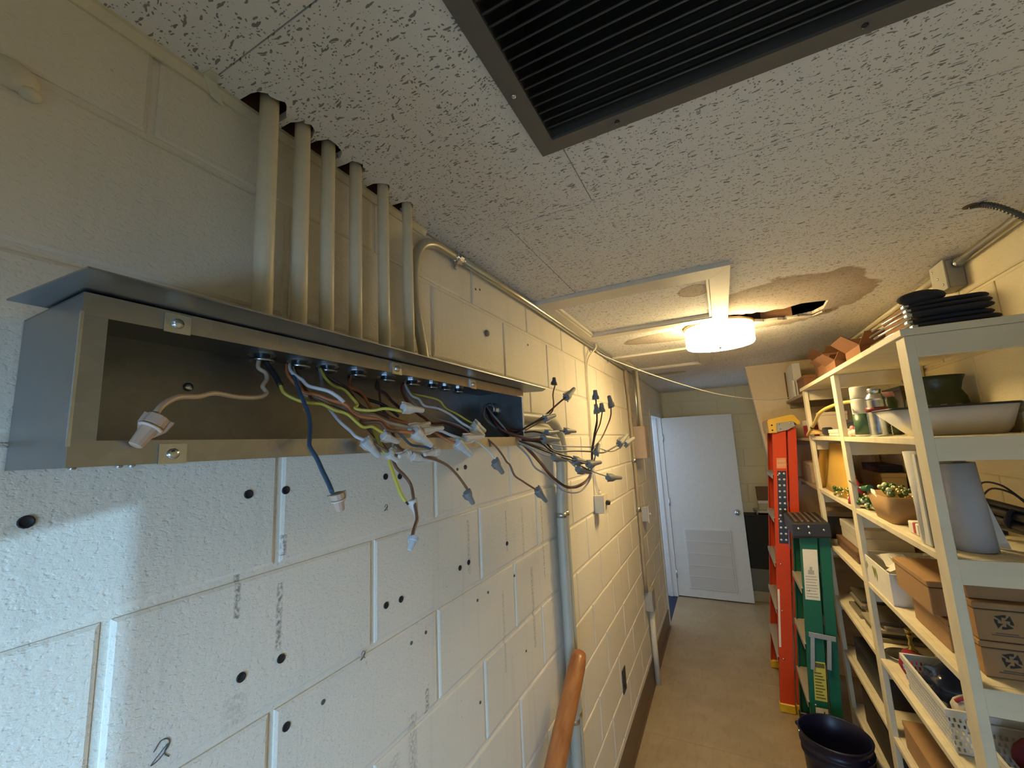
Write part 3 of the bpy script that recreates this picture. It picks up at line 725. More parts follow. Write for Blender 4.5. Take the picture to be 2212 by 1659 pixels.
# wires and their nuts
WIRES = [
 ('beige cloth-taped wire running left from first bushing to tan wire nut on trough lip', 'beige', 0.0023,
  [(0.052, 0.3655, 1.9407), (0.0624, 0.3587, 1.9253), (0.0705, 0.3647, 1.9172), (0.0759, 0.3627, 1.9065), (0.0818, 0.3536, 1.8952), (0.0874, 0.3561, 1.8854), (0.0936, 0.3413, 1.878), (0.1068, 0.3077, 1.874), (0.1218, 0.2718, 1.8743), (0.1314, 0.2507, 1.8677), (0.1428, 0.2265, 1.8639), (0.1518, 0.2103, 1.8542), (0.158, 0.2023, 1.8446)],
  [('tan', [0.158, 0.2057, 1.8415], [0.158, 0.1879, 1.8132], 0.0097)]),
 ('yellow wire with black taped start from first bushing, ending behind lower nuts', 'yellow', 0.0019,
  [(0.055, 0.3724, 1.9376), (0.0765, 0.3756, 1.9132), (0.0859, 0.377, 1.8985), (0.0936, 0.3793, 1.8862), (0.1054, 0.3923, 1.8764), (0.1155, 0.4067, 1.8726), (0.1233, 0.4189, 1.8707), (0.1316, 0.4311, 1.8627), (0.141, 0.4478, 1.8567), (0.1492, 0.4587, 1.8442), (0.155, 0.4678, 1.8358), (0.1606, 0.4803, 1.8367), (0.1664, 0.4915, 1.8291), (0.17, 0.4995, 1.8258)],
  [('white', [0.17, 0.4936, 1.8226], [0.17, 0.5285, 1.8116], 0.0072)]),
 ('thick white wire looping out of second bushing over orange wire', 'white', 0.0023,
  [(0.055, 0.4108, 1.9395), (0.0646, 0.4055, 1.929), (0.0738, 0.4071, 1.9197), (0.0848, 0.4129, 1.9108), (0.0927, 0.4164, 1.902), (0.1023, 0.4255, 1.8978), (0.1126, 0.4366, 1.8936), (0.1222, 0.446, 1.8852), (0.13, 0.4522, 1.8755)],
  []),
 ('long white wire sagging under orange wire from second bushing to white nut', 'white', 0.0019,
  [(0.05, 0.4189, 1.9393), (0.0807, 0.4142, 1.8948), (0.0934, 0.428, 1.8854), (0.1005, 0.4369, 1.8802), (0.1101, 0.449, 1.8707), (0.1203, 0.466, 1.8672), (0.1311, 0.4834, 1.8569), (0.1405, 0.503, 1.8549), (0.1523, 0.5273, 1.8437), (0.165, 0.5593, 1.8367)],
  [('white', [0.165, 0.5627, 1.8344], [0.165, 0.6187, 1.8452], 0.0065)]),
 ('orange wire from second bushing ending in long white nut at lip', 'orange', 0.0021,
  [(0.055, 0.4074, 1.939), (0.0703, 0.3986, 1.919), (0.0833, 0.403, 1.9036), (0.094, 0.409, 1.8909), (0.1059, 0.4229, 1.8868), (0.1178, 0.4375, 1.8786), (0.1298, 0.455, 1.8725), (0.1377, 0.4611, 1.8597), (0.1444, 0.471, 1.8533), (0.1562, 0.4932, 1.849), (0.1625, 0.5043, 1.8424), (0.1678, 0.5108, 1.8335), (0.1736, 0.5231, 1.829), (0.185, 0.5511, 1.8267)],
  [('white', [0.185, 0.5512, 1.8285], [0.185, 0.5957, 1.8028], 0.0091)]),
 ('brown wire crossing below orange wire to the lower nuts', 'brown', 0.0020,
  [(0.05, 0.4259, 1.9381), (0.0957, 0.4216, 1.8815), (0.1178, 0.4426, 1.8686), (0.1297, 0.4552, 1.86), (0.138, 0.461, 1.8492), (0.1456, 0.4699, 1.8427), (0.1569, 0.4868, 1.8445), (0.1635, 0.4974, 1.8422), (0.1704, 0.502, 1.8311), (0.18, 0.5192, 1.8286)],
  [('white', [0.18, 0.5766, 1.8291], [0.18, 0.6395, 1.8359], 0.0066)]),
 ('blue wire hanging far down to tan wire nut before the block wall', 'blue', 0.0021,
  [(0.055, 0.4132, 1.9356), (0.1073, 0.3938, 1.8861), (0.1218, 0.39, 1.8708), (0.139, 0.3849, 1.8521), (0.1594, 0.3721, 1.8285), (0.174, 0.3599, 1.8121), (0.1806, 0.357, 1.8051), (0.1951, 0.3554, 1.7914), (0.21, 0.3516, 1.7767), (0.2232, 0.3487, 1.7642), (0.235, 0.3452, 1.753)],
  [('tan', [0.235, 0.3515, 1.7512], [0.235, 0.3576, 1.7298], 0.0079)]),
 ('yellow wire from third bushing ending in large upper white nut', 'yellow', 0.0019,
  [(0.055, 0.468, 1.9415), (0.0762, 0.4605, 1.9219), (0.0932, 0.4624, 1.9069), (0.1085, 0.4706, 1.8995), (0.1204, 0.4737, 1.8877), (0.1329, 0.4761, 1.8737), (0.1379, 0.4662, 1.8673), (0.1444, 0.4709, 1.8638), (0.1593, 0.4843, 1.8623), (0.1724, 0.4971, 1.8651), (0.19, 0.5163, 1.86)],
  [('white', [0.19, 0.5173, 1.8666], [0.19, 0.5688, 1.8643], 0.0074)]),
 ('dark brown wire curling from third bushing beside yellow wire', 'dkbrown', 0.0020,
  [(0.055, 0.468, 1.9415), (0.0666, 0.4655, 1.9305), (0.0816, 0.4719, 1.9182), (0.0971, 0.4833, 1.9065), (0.1079, 0.4877, 1.8923), (0.1174, 0.4904, 1.8782), (0.1282, 0.5003, 1.8668), (0.1395, 0.516, 1.8622), (0.15, 0.5298, 1.853)],
  []),
 ('short grey cut wire stub under third bushing', 'grey', 0.0026,
  [(0.05, 0.4706, 1.9425), (0.0589, 0.4665, 1.9293), (0.07, 0.4594, 1.9069)],
  []),
 ('short orange wire arching right from fourth bushing into nut cluster', 'orange', 0.0020,
  [(0.055, 0.5304, 1.9357), (0.0753, 0.5125, 1.9119), (0.0888, 0.5196, 1.904), (0.0986, 0.5225, 1.8939), (0.1116, 0.5222, 1.8763), (0.1225, 0.5269, 1.8641), (0.1337, 0.5375, 1.8567), (0.1445, 0.5487, 1.8494), (0.16, 0.5687, 1.8431)],
  []),
 ('black wire from fourth bushing running right below the bushings', 'black', 0.0022,
  [(0.055, 0.5289, 1.9355), (0.0722, 0.5167, 1.9126), (0.0858, 0.5254, 1.9001), (0.095, 0.5322, 1.8902), (0.1076, 0.5482, 1.8831), (0.1162, 0.5592, 1.8758), (0.13, 0.5749, 1.8585)],
  []),
 ('dark brown wire from fifth bushing to the upper white nut', 'dkbrown', 0.0019,
  [(0.055, 0.5981, 1.9363), (0.0885, 0.561, 1.913), (0.1208, 0.5511, 1.8989), (0.1485, 0.5381, 1.8811), (0.18, 0.5276, 1.864)],
  []),
 ('reddish brown wire from fifth bushing into the nut cluster', 'redbrown', 0.0018,
  [(0.05, 0.6067, 1.9379), (0.0884, 0.5711, 1.8939), (0.1056, 0.5602, 1.8719), (0.1193, 0.5626, 1.8588), (0.1333, 0.5712, 1.8509), (0.15, 0.5839, 1.8429)],
  []),
 ('dark red wire from sixth bushing running right to grey-tipped nut', 'dkred', 0.0020,
  [(0.055, 0.6733, 1.9395), (0.0624, 0.6587, 1.9285), (0.0704, 0.6535, 1.9132), (0.0814, 0.6569, 1.8929), (0.0926, 0.6681, 1.8733), (0.1008, 0.6835, 1.8623), (0.1087, 0.6998, 1.851), (0.1191, 0.7327, 1.8512), (0.1299, 0.7674, 1.8395), (0.14, 0.8033, 1.8266)],
  []),
 ('white wire from sixth bushing to angled white nut near the trough end', 'white', 0.0020,
  [(0.055, 0.6754, 1.9398), (0.0794, 0.6678, 1.9107), (0.0914, 0.6787, 1.902), (0.102, 0.6827, 1.8873), (0.1177, 0.7072, 1.8818), (0.1339, 0.7324, 1.8674), (0.1478, 0.7519, 1.8498), (0.16, 0.7751, 1.8363)],
  [('white', [0.16, 0.7754, 1.8407], [0.16, 0.82, 1.8216], 0.01)]),
 ('yellow-green wire from sixth bushing to the angled white nut', 'yellow', 0.0017,
  [(0.05, 0.6832, 1.9412), (0.0709, 0.6777, 1.9167), (0.0906, 0.7019, 1.9097), (0.1069, 0.7272, 1.9014), (0.1182, 0.7353, 1.8834), (0.1307, 0.7575, 1.8717), (0.1434, 0.7803, 1.8568), (0.155, 0.8063, 1.8446)],
  [('white', [0.155, 0.7922, 1.8488], [0.155, 0.8353, 1.8327], 0.009)]),
 ('thin pale wire sagging below the white wire of the sixth bushing', 'grey', 0.0013,
  [(0.05, 0.6811, 1.941), (0.077, 0.6663, 1.9024), (0.1013, 0.6875, 1.8736), (0.1158, 0.709, 1.8593), (0.1309, 0.7408, 1.8506), (0.1407, 0.7621, 1.8417), (0.15, 0.7793, 1.8281)],
  []),
 ('white wire ending in long grey nut over the lower trough lip', 'white', 0.0020,
  [(0.09, 0.4503, 1.8779), (0.1275, 0.4447, 1.8473), (0.1471, 0.4491, 1.8309), (0.1574, 0.4513, 1.8213), (0.17, 0.459, 1.8142)],
  [('greywhite', [0.17, 0.4551, 1.815], [0.17, 0.485, 1.7906], 0.0072)]),
 ('brown wire hanging low through a white nut to a second nut below', 'brown', 0.0021,
  [(0.12, 0.4939, 1.8494), (0.1374, 0.5002, 1.8309), (0.1465, 0.5059, 1.8173), (0.1563, 0.5137, 1.8016), (0.1648, 0.5198, 1.786), (0.1721, 0.5211, 1.7707), (0.1799, 0.5311, 1.757), (0.1876, 0.5382, 1.7413), (0.1964, 0.5339, 1.7208), (0.2082, 0.5273, 1.6932), (0.2124, 0.5189, 1.6848), (0.2166, 0.5091, 1.677), (0.22, 0.5025, 1.6704)],
  [('white', [0.1964, 0.5306, 1.7191], [0.1964, 0.543, 1.6881], 0.0056), ('greywhite', [0.22, 0.5074, 1.6694], [0.22, 0.4957, 1.6514], 0.0064)]),
 ('yellow wire hanging loose with bare end below the trough', 'yellow', 0.0022,
  [(0.15, 0.4936, 1.8322), (0.1731, 0.4932, 1.7974), (0.179, 0.4958, 1.7867), (0.1879, 0.4949, 1.7681), (0.1982, 0.4951, 1.7458), (0.2055, 0.4958, 1.7299), (0.21, 0.5, 1.7205)],
  []),
 ('brown wire to white nut under the lip and dark nut at its end', 'brown', 0.0021,
  [(0.15, 0.5361, 1.8305), (0.1593, 0.5339, 1.8142), (0.1657, 0.5379, 1.8005), (0.1737, 0.5587, 1.7917), (0.1809, 0.5818, 1.7848), (0.1879, 0.6084, 1.7774), (0.1946, 0.6334, 1.765), (0.2011, 0.6531, 1.7464), (0.2067, 0.6663, 1.728), (0.21, 0.6733, 1.7161)],
  [('white', [0.1737, 0.5569, 1.7873], [0.1737, 0.6253, 1.7782], 0.0078), ('grey', [0.21, 0.6672, 1.7144], [0.21, 0.6892, 1.6905], 0.0075)]),
 ('thin blue wire curving along the lower lip between white nuts', 'blue', 0.0016,
  [(0.16, 0.5381, 1.8299), (0.1656, 0.5416, 1.8228), (0.1747, 0.5544, 1.8065), (0.1818, 0.5773, 1.8022), (0.19, 0.6083, 1.7947)],
  [('white', [0.19, 0.6102, 1.7939], [0.19, 0.5705, 1.7884], 0.0058)]),
 ('orange wire stub joined to slanting white nut over the lip', 'orange', 0.0020,
  [(0.15, 0.6457, 1.8314), (0.1783, 0.6581, 1.8119), (0.19, 0.6733, 1.8055)],
  [('greywhite', [0.19, 0.668, 1.8087], [0.19, 0.7191, 1.7809], 0.0088)]),
 ('white wire ending in flat white nut near the trough end', 'white', 0.0021,
  [(0.15, 0.6376, 1.8364), (0.1622, 0.6592, 1.8308), (0.1698, 0.6796, 1.8226), (0.18, 0.7164, 1.8125)],
  [('white', [0.18, 0.7091, 1.8153], [0.18, 0.7863, 1.8185], 0.0082)]),
 ('pair of nuts and brown wire tangled at the middle of the lip', 'brown', 0.0018,
  [(0.16, 0.4699, 1.819), (0.1662, 0.472, 1.8146), (0.1848, 0.4925, 1.7949), (0.1918, 0.5056, 1.789), (0.2, 0.5245, 1.7911)],
  [('white', [0.1848, 0.4896, 1.795], [0.1848, 0.5103, 1.7816], 0.0071), ('white', [0.2, 0.5213, 1.7933], [0.2, 0.4966, 1.7881], 0.0056)]),
 ('brown wire with splice hanging right of trough end to grey nut', 'brown', 0.0020,
  [(0.13, 0.833, 1.8343), (0.1467, 0.861, 1.8147), (0.1569, 0.8855, 1.7949), (0.1657, 0.9019, 1.7722), (0.1706, 0.9092, 1.7581), (0.174, 0.9198, 1.7491), (0.1818, 0.9265, 1.7239), (0.1883, 0.9562, 1.7074), (0.1937, 0.9838, 1.6934), (0.2, 1.0215, 1.6763)],
  [('grey', [0.2, 1.0182, 1.6796], [0.2, 1.075, 1.6415], 0.0095)]),
 ('thin white wire dropping to grey nut beside brown splice', 'white', 0.0013,
  [(0.14, 0.8012, 1.8155), (0.1583, 0.8049, 1.8044), (0.1759, 0.8137, 1.7858), (0.19, 0.8209, 1.7675)],
  [('grey', [0.19, 0.8154, 1.7641], [0.19, 0.8501, 1.7353], 0.0091)]),
 ('grey wire arching from end hub to cluster of small grey nuts', 'grey', 0.0018,
  [(0.06, 1.0044, 1.9114), (0.0922, 0.9965, 1.8783), (0.1129, 1.0019, 1.8521), (0.1305, 1.0058, 1.8265), (0.1459, 1.0213, 1.8072), (0.1601, 1.0477, 1.7938), (0.1726, 1.072, 1.7801), (0.1873, 1.1088, 1.7656), (0.2, 1.1505, 1.7569)],
  [('grey', [0.2, 1.1462, 1.7587], [0.2, 1.2563, 1.7414], 0.0099)]),
 ('grey wire forming the lowest loop right of the trough', 'grey', 0.0019,
  [(0.06, 1.0044, 1.9114), (0.0788, 0.9641, 1.878), (0.097, 0.9855, 1.8497), (0.1119, 1.0217, 1.8307), (0.122, 1.0415, 1.8112), (0.1302, 1.0591, 1.7948), (0.1443, 1.0936, 1.7644), (0.1567, 1.1092, 1.7311), (0.1678, 1.1556, 1.708), (0.1785, 1.1975, 1.6809), (0.1883, 1.2353, 1.6532), (0.1992, 1.3197, 1.6345), (0.2074, 1.3928, 1.6389), (0.2175, 1.4474, 1.6678), (0.225, 1.4471, 1.699), (0.2344, 1.4649, 1.7372), (0.24, 1.4739, 1.7606)],
  [('grey', [0.24, 1.4642, 1.753], [0.24, 1.5121, 1.786], 0.0113)]),
 ('dark red wire in the low loop running up to grey nut', 'dkred', 0.0019,
  [(0.06, 1.0044, 1.9114), (0.083, 1.0058, 1.8699), (0.1063, 1.0675, 1.8311), (0.121, 1.1086, 1.7973), (0.1309, 1.1488, 1.7758), (0.1423, 1.1868, 1.7432), (0.1528, 1.2204, 1.7098), (0.1623, 1.2591, 1.6784), (0.1706, 1.3166, 1.6546), (0.1784, 1.3965, 1.6422), (0.1859, 1.479, 1.6491), (0.1932, 1.5368, 1.6722), (0.2039, 1.528, 1.7267), (0.2121, 1.5306, 1.768), (0.2203, 1.6148, 1.8003), (0.229, 1.6836, 1.845), (0.2381, 1.7413, 1.8975), (0.245, 1.7311, 1.9393)],
  [('grey', [0.245, 1.7475, 1.9404], [0.245, 1.7119, 1.9808], 0.0134)]),
 ('black wire in the low loop rising to tallest grey nut', 'black', 0.0019,
  [(0.06, 1.0044, 1.9114), (0.0859, 1.0001, 1.8632), (0.115, 1.0851, 1.8176), (0.1275, 1.1252, 1.7901), (0.1408, 1.1656, 1.7546), (0.153, 1.2025, 1.718), (0.1647, 1.2534, 1.6824), (0.1752, 1.3257, 1.6536), (0.184, 1.4184, 1.6494), (0.1941, 1.5139, 1.6701), (0.2044, 1.524, 1.7186), (0.2144, 1.5074, 1.7686), (0.226, 1.5204, 1.8262), (0.2342, 1.534, 1.8681), (0.25, 1.4842, 1.9485)],
  [('grey', [0.25, 1.4873, 1.9488], [0.25, 1.4821, 1.9839], 0.0116)]),
 ('black wire in the low loop ending in lower upright nut', 'black', 0.0019,
  [(0.06, 1.0044, 1.9114), (0.0888, 1.0009, 1.8584), (0.1185, 1.0848, 1.8109), (0.1312, 1.1245, 1.7833), (0.1461, 1.1692, 1.7441), (0.1584, 1.206, 1.7074), (0.17, 1.2581, 1.6732), (0.1791, 1.3252, 1.6508), (0.1883, 1.4182, 1.6514), (0.1995, 1.5123, 1.6783), (0.2167, 1.5017, 1.7605), (0.2293, 1.4997, 1.8218), (0.2393, 1.5131, 1.8714), (0.245, 1.5038, 1.9)],
  [('grey', [0.245, 1.5067, 1.8993], [0.245, 1.4945, 1.9321], 0.0109)]),
 ('dark wire in the low loop ending in nut beside the lower upright nut', 'dkred', 0.0016,
  [(0.06, 1.0044, 1.9114), (0.091, 1.0031, 1.8551), (0.1212, 1.0861, 1.8059), (0.1344, 1.1247, 1.7765), (0.1494, 1.1691, 1.7373), (0.1619, 1.2056, 1.7005), (0.1729, 1.2596, 1.6695), (0.182, 1.3273, 1.648), (0.1918, 1.4206, 1.6531), (0.2032, 1.5096, 1.6826), (0.2197, 1.4969, 1.7605), (0.2318, 1.5048, 1.8175), (0.2408, 1.5473, 1.8595), (0.25, 1.5614, 1.9066)],
  [('grey', [0.25, 1.5612, 1.9058], [0.25, 1.5587, 1.9412], 0.0121)]),
 ('dark red wire slanting up right from trough end to grey nut', 'dkred', 0.0020,
  [(0.06, 1.0044, 1.9114), (0.0927, 0.995, 1.8689), (0.1213, 1.0388, 1.8381), (0.1361, 1.0823, 1.8425), (0.1519, 1.1297, 1.8607), (0.1678, 1.1833, 1.8837), (0.185, 1.242, 1.9176), (0.2, 1.306, 1.9501)],
  [('grey', [0.2, 1.2969, 1.9444], [0.2, 1.392, 1.9843], 0.012)]),
 ('dark brown wire with topmost dark nut above the trough end', 'redbrown', 0.0015,
  [(0.06, 1.0044, 1.9114), (0.0919, 1.0023, 1.8629), (0.1157, 1.0566, 1.8354), (0.1271, 1.1004, 1.8367), (0.1475, 1.1836, 1.8642), (0.1604, 1.2405, 1.8904), (0.166, 1.2589, 1.9055), (0.1726, 1.2506, 1.9266), (0.1813, 1.2279, 1.9533), (0.19, 1.2302, 1.9818)],
  [('dkgrey', [0.19, 1.2229, 1.9803], [0.19, 1.2242, 2.005], 0.0086)]),
 ('black wire running level from trough end to grey nut by switch cable', 'black', 0.0019,
  [(0.06, 1.0044, 1.9114), (0.1035, 0.9871, 1.8555), (0.1321, 1.0304, 1.8296), (0.1446, 1.0628, 1.8306), (0.1597, 1.1085, 1.8342), (0.1771, 1.1697, 1.8276), (0.189, 1.2172, 1.8376), (0.2, 1.2694, 1.8339)],
  [('grey', [0.2, 1.2641, 1.8346], [0.2, 1.3735, 1.834], 0.0087)]),
 ('short black wire ending in highest nut of the stacked level nuts', 'black', 0.0017,
  [(0.06, 1.0044, 1.9114), (0.1097, 0.9755, 1.8503), (0.1412, 1.0191, 1.8275), (0.1565, 1.0465, 1.8408), (0.1734, 1.0808, 1.8579), (0.19, 1.1273, 1.8713)],
  [('grey', [0.19, 1.1225, 1.8688], [0.19, 1.2109, 1.8832], 0.0093)]),
 ('short grey wire ending in middle nut of the stacked level nuts', 'grey', 0.0016,
  [(0.06, 1.0044, 1.9114), (0.1128, 0.976, 1.8471), (0.1442, 1.0195, 1.8242), (0.1627, 1.0603, 1.8185), (0.1789, 1.1038, 1.8224), (0.19, 1.1378, 1.8267)],
  [('grey', [0.19, 1.129, 1.8267], [0.19, 1.2317, 1.8324], 0.0093)]),
 ('short dark red wire ending in lowest nut of the stacked level nuts', 'dkred', 0.0018,
  [(0.06, 1.0044, 1.9114), (0.1169, 0.9746, 1.8453), (0.1498, 1.0148, 1.8209), (0.1677, 1.0487, 1.8121), (0.19, 1.1049, 1.8105)],
  [('grey', [0.19, 1.101, 1.8121], [0.19, 1.2312, 1.8077], 0.011)]),
 ('black wire sweeping level past the switch cable to paired grey nuts', 'black', 0.0019,
  [(0.06, 1.0044, 1.9114), (0.1064, 0.9935, 1.8431), (0.1324, 1.0499, 1.8185), (0.153, 1.1201, 1.8089), (0.1662, 1.1742, 1.8009), (0.1769, 1.1997, 1.7793), (0.1858, 1.2437, 1.7706), (0.2014, 1.3424, 1.7684), (0.2178, 1.4717, 1.7615), (0.2293, 1.5827, 1.7521), (0.2365, 1.6621, 1.7587), (0.25, 1.8265, 1.783)],
  [('grey', [0.25, 1.8031, 1.78], [0.25, 1.9864, 1.8187], 0.0146)]),
 ('grey wire running above black wire to the outer paired nut', 'grey', 0.0015,
  [(0.06, 1.0044, 1.9114), (0.1066, 0.9996, 1.8432), (0.1325, 1.0568, 1.8169), (0.1514, 1.1238, 1.8089), (0.1747, 1.2268, 1.7919), (0.1893, 1.312, 1.7847), (0.2126, 1.4938, 1.7773), (0.2218, 1.5831, 1.7695), (0.2333, 1.7108, 1.7526), (0.2427, 1.8405, 1.7625), (0.25, 1.937, 1.781)],
  [('grey', [0.25, 1.9256, 1.7777], [0.25, 2.1473, 1.8034], 0.0134)]),
 ('black wire bowing down to nut in front of the wall conduits', 'black', 0.0019,
  [(0.06, 1.0044, 1.9114), (0.1139, 0.986, 1.8395), (0.1442, 1.0397, 1.8133), (0.1712, 1.1188, 1.8015), (0.1883, 1.1608, 1.7767), (0.203, 1.2155, 1.7606), (0.2139, 1.2669, 1.751), (0.22, 1.2796, 1.7378)],
  [('grey', [0.22, 1.28, 1.7396], [0.22, 1.4199, 1.7262], 0.0115)]),
 ('grey wire ending in nut just above the loop bend', 'grey', 0.0016,
  [(0.06, 1.0044, 1.9114), (0.112, 0.9893, 1.8382), (0.1424, 1.0502, 1.8102), (0.1821, 1.176, 1.773), (0.2023, 1.2559, 1.7448), (0.2138, 1.2945, 1.721), (0.22, 1.3196, 1.7084)],
  [('grey', [0.22, 1.3083, 1.711], [0.22, 1.4517, 1.6889], 0.0117)]),
 ('grey wire reaching far right to lone flat nut', 'grey', 0.0016,
  [(0.06, 1.0044, 1.9114), (0.11, 0.9961, 1.8368), (0.1385, 1.0619, 1.8086), (0.1726, 1.1815, 1.7732), (0.1927, 1.2721, 1.7443), (0.208, 1.36, 1.7206), (0.2244, 1.4724, 1.6892), (0.24, 1.6176, 1.6585)],
  [('grey', [0.24, 1.6048, 1.6575], [0.24, 1.8299, 1.636], 0.0121)]),
 ('black wire ending in nut crossing the loop riser', 'black', 0.0017,
  [(0.06, 1.0044, 1.9114), (0.1177, 0.9816, 1.8347), (0.151, 1.0392, 1.8061), (0.1905, 1.1452, 1.7705), (0.2139, 1.2338, 1.7474), (0.2277, 1.3015, 1.7346), (0.24, 1.371, 1.721)],
  [('grey', [0.24, 1.3581, 1.7219], [0.24, 1.5191, 1.72], 0.0113)]),
]

NUTM = {k: M('nut_' + k, v, .5, var=.05) for k, v in NUT_COL.items()}
WM = {k: M('wire_' + k, v, .42, var=.06) for k, v in WIRE_COL.items()}
m_tape = M('electrical_tape', (0.02, 0.02, 0.022), .5)
for label, col, r, P, nuts in WIRES:
    root = thing('loose_wire', label, 'wire', P[0], 'loose wires hanging from the metal trough')
    r *= 1.5 if P[0][1] > 1.0 else 1.35
    sp = smooth_path(P, 4)
    obj('conductor', B().tube(sp, r, 7), WM[col], root)
    if 'black taped' in label:
        obj('tape_wrap', B().tube(sp[:9], r * 1.6, 8), m_tape, root, 'black tape wrap')
    if 'bare end' in label:
        d = (sp[-1] - sp[-2]).normalized()
        obj('bare_tip', B().tube([sp[-1], sp[-1] + d * .006], r * .55, 6), m_tape, root)
    for typ, a, c, hw in nuts:
        a, c = Vector(a), Vector(c); d = (c - a); L = d.length; u = d.normalized()
        # skirted cone with moulded ribs and two wings
        b = B(); b.lathe([(hw * .80, 0), (hw, L * .03), (hw, L * .30), (hw * .82, L * .34), (hw * .60, L * .97), (hw * .45, L), (0, L)], a, u, 12, False)
        n = obj('wire_nut', b, NUTM[typ], root)
        sd = u.cross(Vector((0.75, -0.5, 0.1))).normalized()
        b = B()
        for sgn in (-1, 1):
            b.prism([a + sd * sgn * hw * .8 + u * L * .02, a + sd * sgn * hw * 1.35 + u * L * .02, a + sd * sgn * hw * 1.25 + u * L * .34, a + sd * sgn * hw * .7 + u * L * .60], u.cross(sd) * hw * .35)
        obj('wing', b, NUTM[typ], n)
        if typ == 'tan':
            obj('band', B().lathe([(hw * 1.08, L * .36), (hw * 1.08, L * .42), (hw * .8, L * .42)], a, u, 12), M('pale_band', (0.7, 0.62, 0.54), .5), n)

# stubby switch box with its cable
sw = thing('switch_box', 'small cream surface switch box with a black knob on the wall', 'switch', (0.03, 2.25, 1.417))
obj('body', B().box(0.001, 0.052, 2.213, 2.288, 1.417, 1.512, .003), m_creamd, sw)
obj('cover', B().box(0.052, 0.056, 2.209, 2.292, 1.413, 1.516, .0015), m_creamd, sw)
obj('knob', B().lathe([(0.010, 0), (0.013, .003), (0.013, .017), (0.010, .021), (0, .022)], (0.056, 2.25, 1.470), (1, 0, 0), 14), m_black, sw, 'black rotary knob')
obj('cable_clamp', B().tube([(0.026, 2.243, 1.512), (0.026, 2.243, 1.528)], .010, 10), m_creamd, sw)
cb = thing('surface_cable', 'twin cream cable dropping from the ceiling corner to the switch box', 'cable', (0.02, 2.24, 1.53))
obj('cable_strand', B().tube(smooth_path([(0.026, 2.243, 1.529), (0.008, 2.236, 1.62), (0.006, 2.236, 1.80), (0.006, 2.244, 2.05), (0.006, 2.250, 2.20), (0.014, 2.272, 2.27), (0.034, 2.315, 2.315), (0.042, 2.352, 2.345), (0.034, 2.375, 2.371)], 4), .0052, 8), m_cream, cb)
obj('cable_strand', B().tube(smooth_path([(0.020, 2.236, 1.515), (0.006, 2.222, 1.62), (0.006, 2.222, 1.80), (0.006, 2.226, 2.05), (0.006, 2.228, 2.22), (0.006, 2.226, 2.335)], 4), .0036, 8), m_cream, cb)

# phone panel, conduits above it, small switch, low junction box by the doorway
ph = thing('wall_panel_box', 'tall beige metal box on the wall beside the doorway', 'box', (0.05, 3.46, 1.65))
obj('body', B().box(0.001, 0.105, 3.40, 3.56, 1.645, 1.900, .003), M('beige_box', (0.40, 0.31, 0.24), .5), ph)
obj('cover', B().box(0.105, 0.108, 3.404, 3.556, 1.650, 1.895, .001), M('beige_cover', (0.36, 0.28, 0.21), .5), ph)
for k, (yy, xx, rr, lb, mt) in enumerate(((3.44, 0.055, .011, 'shiny thin conduit rising from the tall beige box', m_emt), (3.50, 0.070, .013, 'cream conduit rising from the tall beige box, nearer the doorway', m_cream))):
    o = obj('riser_conduit', B().tube([(xx, yy, 1.9005), (xx, yy, 2.1), (xx, yy, H - .001)], rr, 12), mt); tag(o, lb, 'conduit')
rc = thing('wall_raceway', 'brownish painted conduit running full height beside the doorway boxes', 'conduit', (0.02, 3.33, 0.66))
obj('pipe', B().tube(smooth_path([(0.018, 3.345, 0.665), (0.018, 3.345, 1.2), (0.018, 3.345, 1.6), (0.018, 3.335, 1.9), (0.018, 3.33, 2.1), (0.018, 3.30, 2.25), (0.018, 3.295, 2.37)], 3), .013, 12), M('brown_conduit', (0.36, 0.29, 0.19), .45), rc)
for zc in (1.93, 1.62, 1.25):
    obj('coupling', B().tube([(0.018, 3.34, zc), (0.018, 3.34, zc + .035)], .017, 12), m_emt, rc)
ss = thing('toggle_switch', 'small grey switch box with white plate and toggle by the doorway', 'switch', (0.03, 3.56, 1.14))
obj('body', B().box(0.001, 0.050, 3.53, 3.60, 1.140, 1.255, .003), M('grey_box', (0.42, 0.43, 0.43), .5), ss)
obj('plate', B().box(0.050, 0.056, 3.525, 3.605, 1.132, 1.263, .002), m_white, ss, 'white cover plate')
obj('toggle', B().box(0.056, 0.070, 3.559, 3.571, 1.190, 1.204, .002), m_white, ss)
lj = thing('junction_box', 'low grey junction box on the wall above the baseboard near the doorway', 'box', (0.03, 3.41, 0.50))
obj('body', B().box(0.001, 0.055, 3.355, 3.455, 0.525, 0.665, .003), M('grey_box2', (0.36, 0.35, 0.33), .5), lj)
obj('cover', B().box(0.055, 0.058, 3.352, 3.458, 0.522, 0.668, .001), M('grey_box3', (0.30, 0.29, 0.27), .5), lj)
o = obj('floor_conduit', B().tube([(0.032, 3.41, 0.5245), (0.030, 3.42, 0.25), (0.030, 3.43, 0.001)], .020, 14), m_creamd); tag(o, 'cream pipe from the low junction box down to the floor', 'conduit')
ol = thing('wall_outlet', 'dark worn outlet opening low on the block wall', 'outlet', (0.0, 2.54, 0.40))
obj('plate', B().box(0.0008, 0.006, 2.505, 2.578, 0.392, 0.512, .002), M('dark_plate', (0.045, 0.04, 0.035), .6), ol)
for zz in (0.425, 0.475):
    obj('socket', B().lathe([(0.014, 0), (0.014, .003), (0.012, .004), (0, .004)], (0.006, 2.541, zz), (1, 0, 0), 12), m_black, ol)

